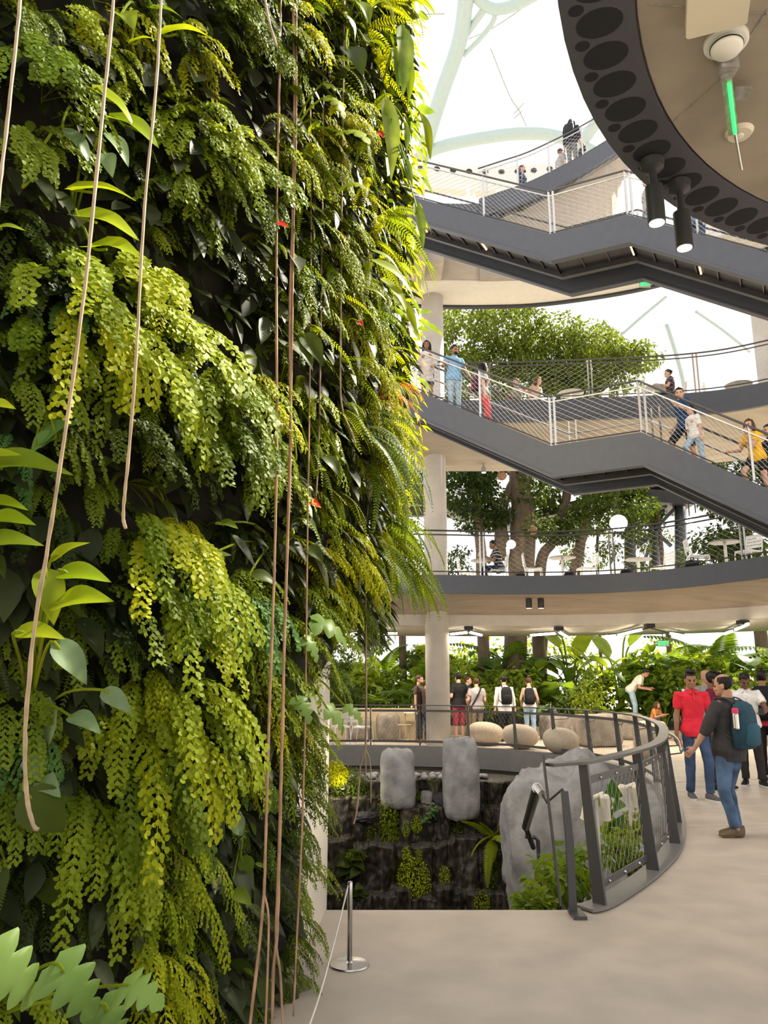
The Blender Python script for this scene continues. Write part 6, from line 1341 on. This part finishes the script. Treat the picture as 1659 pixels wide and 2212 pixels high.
# paper cup and laptop on the striped man's table
p = atY(1036, 1185, 20.35); r_ = thing('paper_cup', 'yellow paper cup on the striped man\'s table', 'cup', (p.x, 20.4, z2 + .746)); m = MB(); m.lathe([(.032, 0), (.044, .14), (.04, .14), (.03, .01)], 18); m.build('cup', cmat('cup_yellow', (.55, .45, .12)), r_); m = MB(); m.lathe([(.046, .138), (.046, .15), (.01, .152)], 18); m.build('lid', M['chairw'], r_)
p = atY(1050, 1185, 20.4); r_ = thing('laptop', 'thin laptop open on the striped man\'s table', 'laptop', (p.x, 20.36, z2 + .746), radians(-90)); m = MB(); m.box((0, -.0, .008), (.3, .2, .016)); m.build('keyboard_base', M['grey'], r_); m = MB(); m.box((0, -.16, .11), (.3, .01, .2), Matrix.Rotation(radians(20), 3, 'X')); m.build('screen', M['grey'], r_)
# bags on the balcony floor
for x, Y, s, lb in ((1352, 19.2, .2, 'dark backpack standing under the chair on the lower cafe'), (1400, 19.0, .15, 'small dark bag on the lower cafe floor near the columns'), (1230, 19.6, .2, 'dark bag lying below the first empty table'), (1125, 19.9, .2, 'dark bag behind the striped man\'s chair'), (1497, 17.6, .2, 'dark bag under the chair at the right of the lower cafe')):
    p = atY(x, 1230, Y); r_ = thing('bag', lb, 'bag', (p.x, Y, z2)); m = MB(); rings = [[V((a_ * s * cos(2 * pi * k / 18), b_ * s * sin(2 * pi * k / 18), z * s)) for k in range(18)] for z, a_, b_ in ((0, .75, .5), (.2, .9, .62), (1.0, .85, .55), (1.5, .6, .35), (1.6, .2, .15))]
    m.loft(rings); m.build('bag_body', black, r_, True); m = MB(); m.tube([(-.2 * s, 0, 1.55 * s), (-.15 * s, 0, 1.85 * s), (.15 * s, 0, 1.85 * s), (.2 * s, 0, 1.55 * s)], .02 * s * 3, 6); m.build('handle', black, r_)
# white rounded tub chairs at the top
for x, y, s, lb in ((958, 428, .8, 'white rounded tub chair at the top gallery, nearest the plants'), (998, 430, 1.0, 'white rounded tub chair at the top gallery, middle one'), (1045, 428, 1.15, 'white rounded tub chair at the top gallery, right one')):
    p = atY(x, y, 19.4); r_ = thing('tub_chair', lb, 'chair', (p.x, 19.6, 14.2)); m = MB()
    m.loft([[V((a_ * s * cos(t), b_ * s * sin(t), z * s)) for t in [2 * pi * k / 28 for k in range(28)]] for z, a_, b_ in ((0, .30, .30), (.05, .36, .34), (.40, .40, .38), (.42, .36, .34))]); m.build('seat', M['chairw'], r_, True)
    m = MB(); pts = [V((.40 * s * cos(t), .38 * s * sin(t), .3 * s)) for t in [-.3 + (pi + .6) * k / 16 for k in range(17)]]; m.loft([[p_ + V((0, 0, 0)), p_ * 1.0 + V((0, 0, .75 * s)), p_ * .84 + V((0, 0, .75 * s)), p_ * .84] for p_ in pts]); fixn(m.build('backrest', M['chairw'], r_, False))
# ---- stanchion and rope
p = atZ(755, 2085, 0); r_ = thing('stanchion', 'short stainless barrier post on a round base', 'stanchion', p)
m = MB(); m.lathe([(.113, 0), (.115, .004), (.112, .010), (.03, .020), (.022, .024), (.012, .028)], 48); m.build('base', M['stain'], r_, False); m = MB(); m.lathe([(.0145, .02), (.0145, .44), (.012, .447), (.002, .45)], 24); m.build('post', M['stain'], r_, True)
a = p + V((0, 0, .425)); b = atZ(668, 2216, .2); c = b + (b - a) * 1.2; c.z = .16; m = MB(); m.tube(spline([a + V((-.012, -.012, 0)), a.lerp(b, .5) + V((0, 0, -.01)), b, c], 8), .0042, 8); tag(m.build('barrier_rope', M['rope'], smooth=True), 'thin white cord running down from the barrier post', 'rope')
# ---- ground floor ceiling lights
zc = 2.92
def vlight(label, hub, tubes):
    h = atZ(hub[0], hub[1], zc); r_ = thing('ceiling_light', label, 'lamp', h, group='linear lights under the lower balcony'); m = MB(); m.box((0, 0, .05), (.22, .22, .1)); m.build('mount', M['blk'], r_)
    for x0, y0, x1, y1 in tubes:
        a = atZ(x0, y0, zc - .03) - h; b = atZ(x1, y1, zc - .03) - h; m = MB(); m.tube([a, b], .035, 10); m.build('light_tube', M['glow'], r_); m = MB(); e = b if b.length < a.length else a; m.tube([V((0, 0, 0)), e], .018, 6); m.bar(a + V((0, 0, .045)), b + V((0, 0, .045)), .07, .03); m.build('arm', M['blk'], r_)
    la = bpy.data.lights.new('ceiling_light', 'AREA'); la.shape = 'RECTANGLE'; la.size = 1.2; la.size_y = .1; la.energy = 70; la.color = (1, .86, .66); lo = bpy.data.objects.new('light_emitter', la); COL.objects.link(lo); lo.parent = r_; lo.location = (0, 0, -.08)
vlight('linear ceiling light right of the near column', (1012, 1361), ((974, 1370, 1008, 1366), (1016, 1366, 1040, 1372)))
vlight('linear ceiling light in the middle of the ground floor ceiling', (1207, 1362), ((1147, 1372, 1199, 1368), (1209, 1366, 1226, 1376)))
vlight('wide linear ceiling light above the bending man', (1403, 1356), ((1302, 1375, 1330, 1373), (1336, 1372, 1386, 1360), (1448, 1368, 1476, 1373)))
vlight('linear ceiling light at the right above the group', (1605, 1349), ((1565, 1369, 1583, 1363), (1589, 1360, 1616, 1348)))
vlight('linear ceiling light seen through the hanging ferns', (800, 1362), ((808, 1368, 858, 1368), (728, 1372, 790, 1367)))
# ---- globes and pendant lights among the trees
def globe(label, x, y, Y, rpx, mt, lattice=False):
    p = atY(x, y, Y); r = rpx / F * Y; r_ = thing('globe_lamp', label, 'lamp', p); m = MB(); m.ell((0, 0, 0), (r, r, r * .95), 20, 14); m.build('globe', M[mt], r_, True)
    m = MB(); m.tube([(0, 0, r), (0, 0, r + 1.2)], .02, 6); m.build('cable', M['blk'], r_)
    if lattice:
        m = MB()
        for k in range(9): a_ = pi * k / 9; m.tube([V((1.05 * r * sin(t) * cos(a_), 1.05 * r * sin(t) * sin(a_), 1.05 * r * cos(t))) for t in [2 * pi * j / 24 for j in range(25)]], .03, 5)
        m.build('lattice', M['root'], r_)
globe('amber lattice globe lamp hanging by the big tree, upper one', 1084, 1027, 26.2, 9, 'glow2', True); globe('amber lattice globe lamp hanging low behind the tree trunks', 1150, 1146, 27.2, 9, 'glow2', True)
globe('large bright oval lamp hanging before the dark steel columns', 1336, 1130, 26, 19, 'glow'); globe('bright lamp glowing beside the big trunk', 1104, 1176, 27.0, 10, 'glow'); globe('cluster lamp at the right before the dark tree', 1490, 1124, 24.6, 9, 'glow'); globe('smaller lamp of the cluster at the right', 1503, 1114, 24.6, 6, 'glow')
# ---- spotlights
def spot(label, x, y, t, L, r, top):
    p = atT(x, y, t); r_ = thing('spotlight', label, 'lamp', p); m = MB(); m.lathe([(r, 0), (r, L), (r * .6, L + .01)], 24); m.build('can', M['dsteel'], r_, False)
    m = MB(); m.lathe([(.001, .006), (r * .86, .006), (r * .86, -.002), (.001, -.002)], 24); m.build('lens', M['spotface'], r_)
    m = MB(); m.lathe([(r * .45, L), (r * .45, top - r * 1.6), (r * 1.3, top - r * 1.2), (r * 1.45, top - r * .3), (r * 1.2, top)], 20); m.build('mount', M['dsteel'], r_, False)
for x, y, xt, yt, lb in ((1419, 482, 1402, 345, 'dark cylindrical spotlight under the round platform edge, left of two'), (1479, 536, 1467, 392, 'dark cylindrical spotlight under the round platform edge, right of two')):
    q = atZ(xt, yt, ZD - .02); pb = atY(x, y, q.y); spot(lb, x, y, (pb - EYE).dot(V((0, cos(PIT), sin(PIT)))), .23, .049, max(.3, q.z - pb.z))
for x, lb in ((1143, 'small grey spotlight under the lower balcony, left of two'), (1169, 'small grey spotlight under the lower balcony, right of two')):
    spot(lb, x, 1314, 18.9, .24, .075, .40)
for x, y, Y, L, lb in ((1171, 620, 20.2, .25, 'small lit spotlight under the upper white ceiling'), (1045, 1021, 20.8, .15, 'small pendant spotlight under the upper cafe by the tree')):
    p = atY(x, y, Y); r_ = thing('spotlight', lb, 'lamp', p); m = MB(); m.lathe([(.07, 0), (.07, L), (.03, L + .02), (.03, L + .2)], 16); m.build('can', M['grey'], r_); m = MB(); m.lathe([(.001, -.005), (.055, -.005), (.055, 0.004)], 16); m.build('lens', M['glow'], r_)
# ---- exit signs
def exit_sign(label, x, y, Y, w_):
    p = atY(x, y, Y); r_ = thing('exit_sign', label, 'sign', p); m = MB(); m.box((0, .03, 0), (w_, .05, w_ * .48)); m.build('housing', mat('sign_face', (.30, .36, .32), .4), r_)
    cu = bpy.data.curves.new('lettering', 'FONT'); cu.body = 'EXIT'; cu.size = w_ * .46; cu.align_x = 'CENTER'; cu.align_y = 'CENTER'; cu.extrude = .004; cu.offset = .004; cu.materials.append(M['green'])
    tmp = bpy.data.objects.new('tmp', cu); COL.objects.link(tmp); me = bpy.data.meshes.new_from_object(tmp.evaluated_get(bpy.context.evaluated_depsgraph_get())); bpy.data.objects.remove(tmp); o = fromdata('lettering', me); o.parent = r_; o.location = (0, -.002, 0); o.rotation_euler = (pi / 2, 0, 0)
    m = MB(); m.tube([(0, .03, w_ * .24), (0, .03, w_ * .24 + .25)], .012, 6); m.build('stem', M['blk'], r_)
exit_sign('green lit EXIT sign under the upper white ceiling', 1394, 614, 19.3, .30); exit_sign('green lit EXIT sign above the ground floor planting', 1433, 1390, 23.2, .36)
# ---- fittings on the underside of the round platform
def up(x, y, z=ZD): return atZ(x, y, z)
p = up(1568, 88); r_ = thing('smoke_detector', 'white round smoke detector on the platform underside', 'smoke detector', p); m = MB(); m.lathe([(.10, 0), (.10, -.016), (.088, -.020), (.001, -.020)][::-1], 32); m.build('base', M['chairw'], r_); m = MB(); m.lathe([(.001, -.062), (.062, -.060), (.072, -.048), (.074, -.02)], 32); m.build('sensor', M['chairw'], r_, True); m = MB(); m.lathe([(.0755, -.040), (.0755, -.034), (.06, -.034)], 32); m.build('slot', M['blk'], r_)
pc = up(1479, 63); e1 = up(1611, 29) - pc; e2 = V((e1.y, -e1.x, 0)); c_ = pc + e1 * .5 + e2 * .5; hw = e1.length / 2; r_ = thing('access_panel', 'pale square box fixed to the platform underside at the top edge', 'panel', c_, atan2(e1.y, e1.x)); m = MB(); rc = hw * .15
m.loft([[V((x, y, z)) for x, y in [(q * (hw - rc) + rc * cos(t), w2 * (hw - rc) + rc * sin(t)) for q, w2, t0 in ((1, 1, 0), (-1, 1, pi / 2), (-1, -1, pi), (1, -1, 3 * pi / 2)) for t in [t0 + pi / 2 * k / 5 for k in range(6)]]] for z in (0, -.06)]); fixn(m.build('box', M['cream'], r_))
a = up(1575, 180, ZD - .10); b = up(1588, 288, ZD - .10); r_ = thing('tube_light', 'slim tube light glowing green on the platform underside', 'lamp', a); d = b - a
m = MB(); m.box(V((0, 0, .06)) - d * .12, (.085, .07, .07)); m.bar(V((-.01, 0, .02)) - d * .1, d * 1.05 + V((-.01, 0, .02)), .05, .03); m.box(d * .35 + V((.05, 0, .05)), (.09, .07, .02)); m.build('mount', M['grey'], r_); m = MB(); m.tube([V((0, 0, 0)), d * 1.0], .009, 10); m.build('green_tube', M['gled'], r_); e = up(1602, 366, ZD - .14) - a; m = MB(); m.tube([d * 1.0, e], .007, 10); m.build('clear_tube', M['stain'], r_)
p = up(1597, 285); r_ = thing('junction_box', 'round white ceiling rose behind the green tube light', 'fitting', p); m = MB(); m.lathe([(.001, -.025), (.06, -.022), (.075, 0)], 28); m.build('cover', M['cream'], r_); m = MB(); m.lathe([(.001, -.035), (.02, -.033), (.022, -.02)], 16); m.build('boss', M['chairw'], r_)
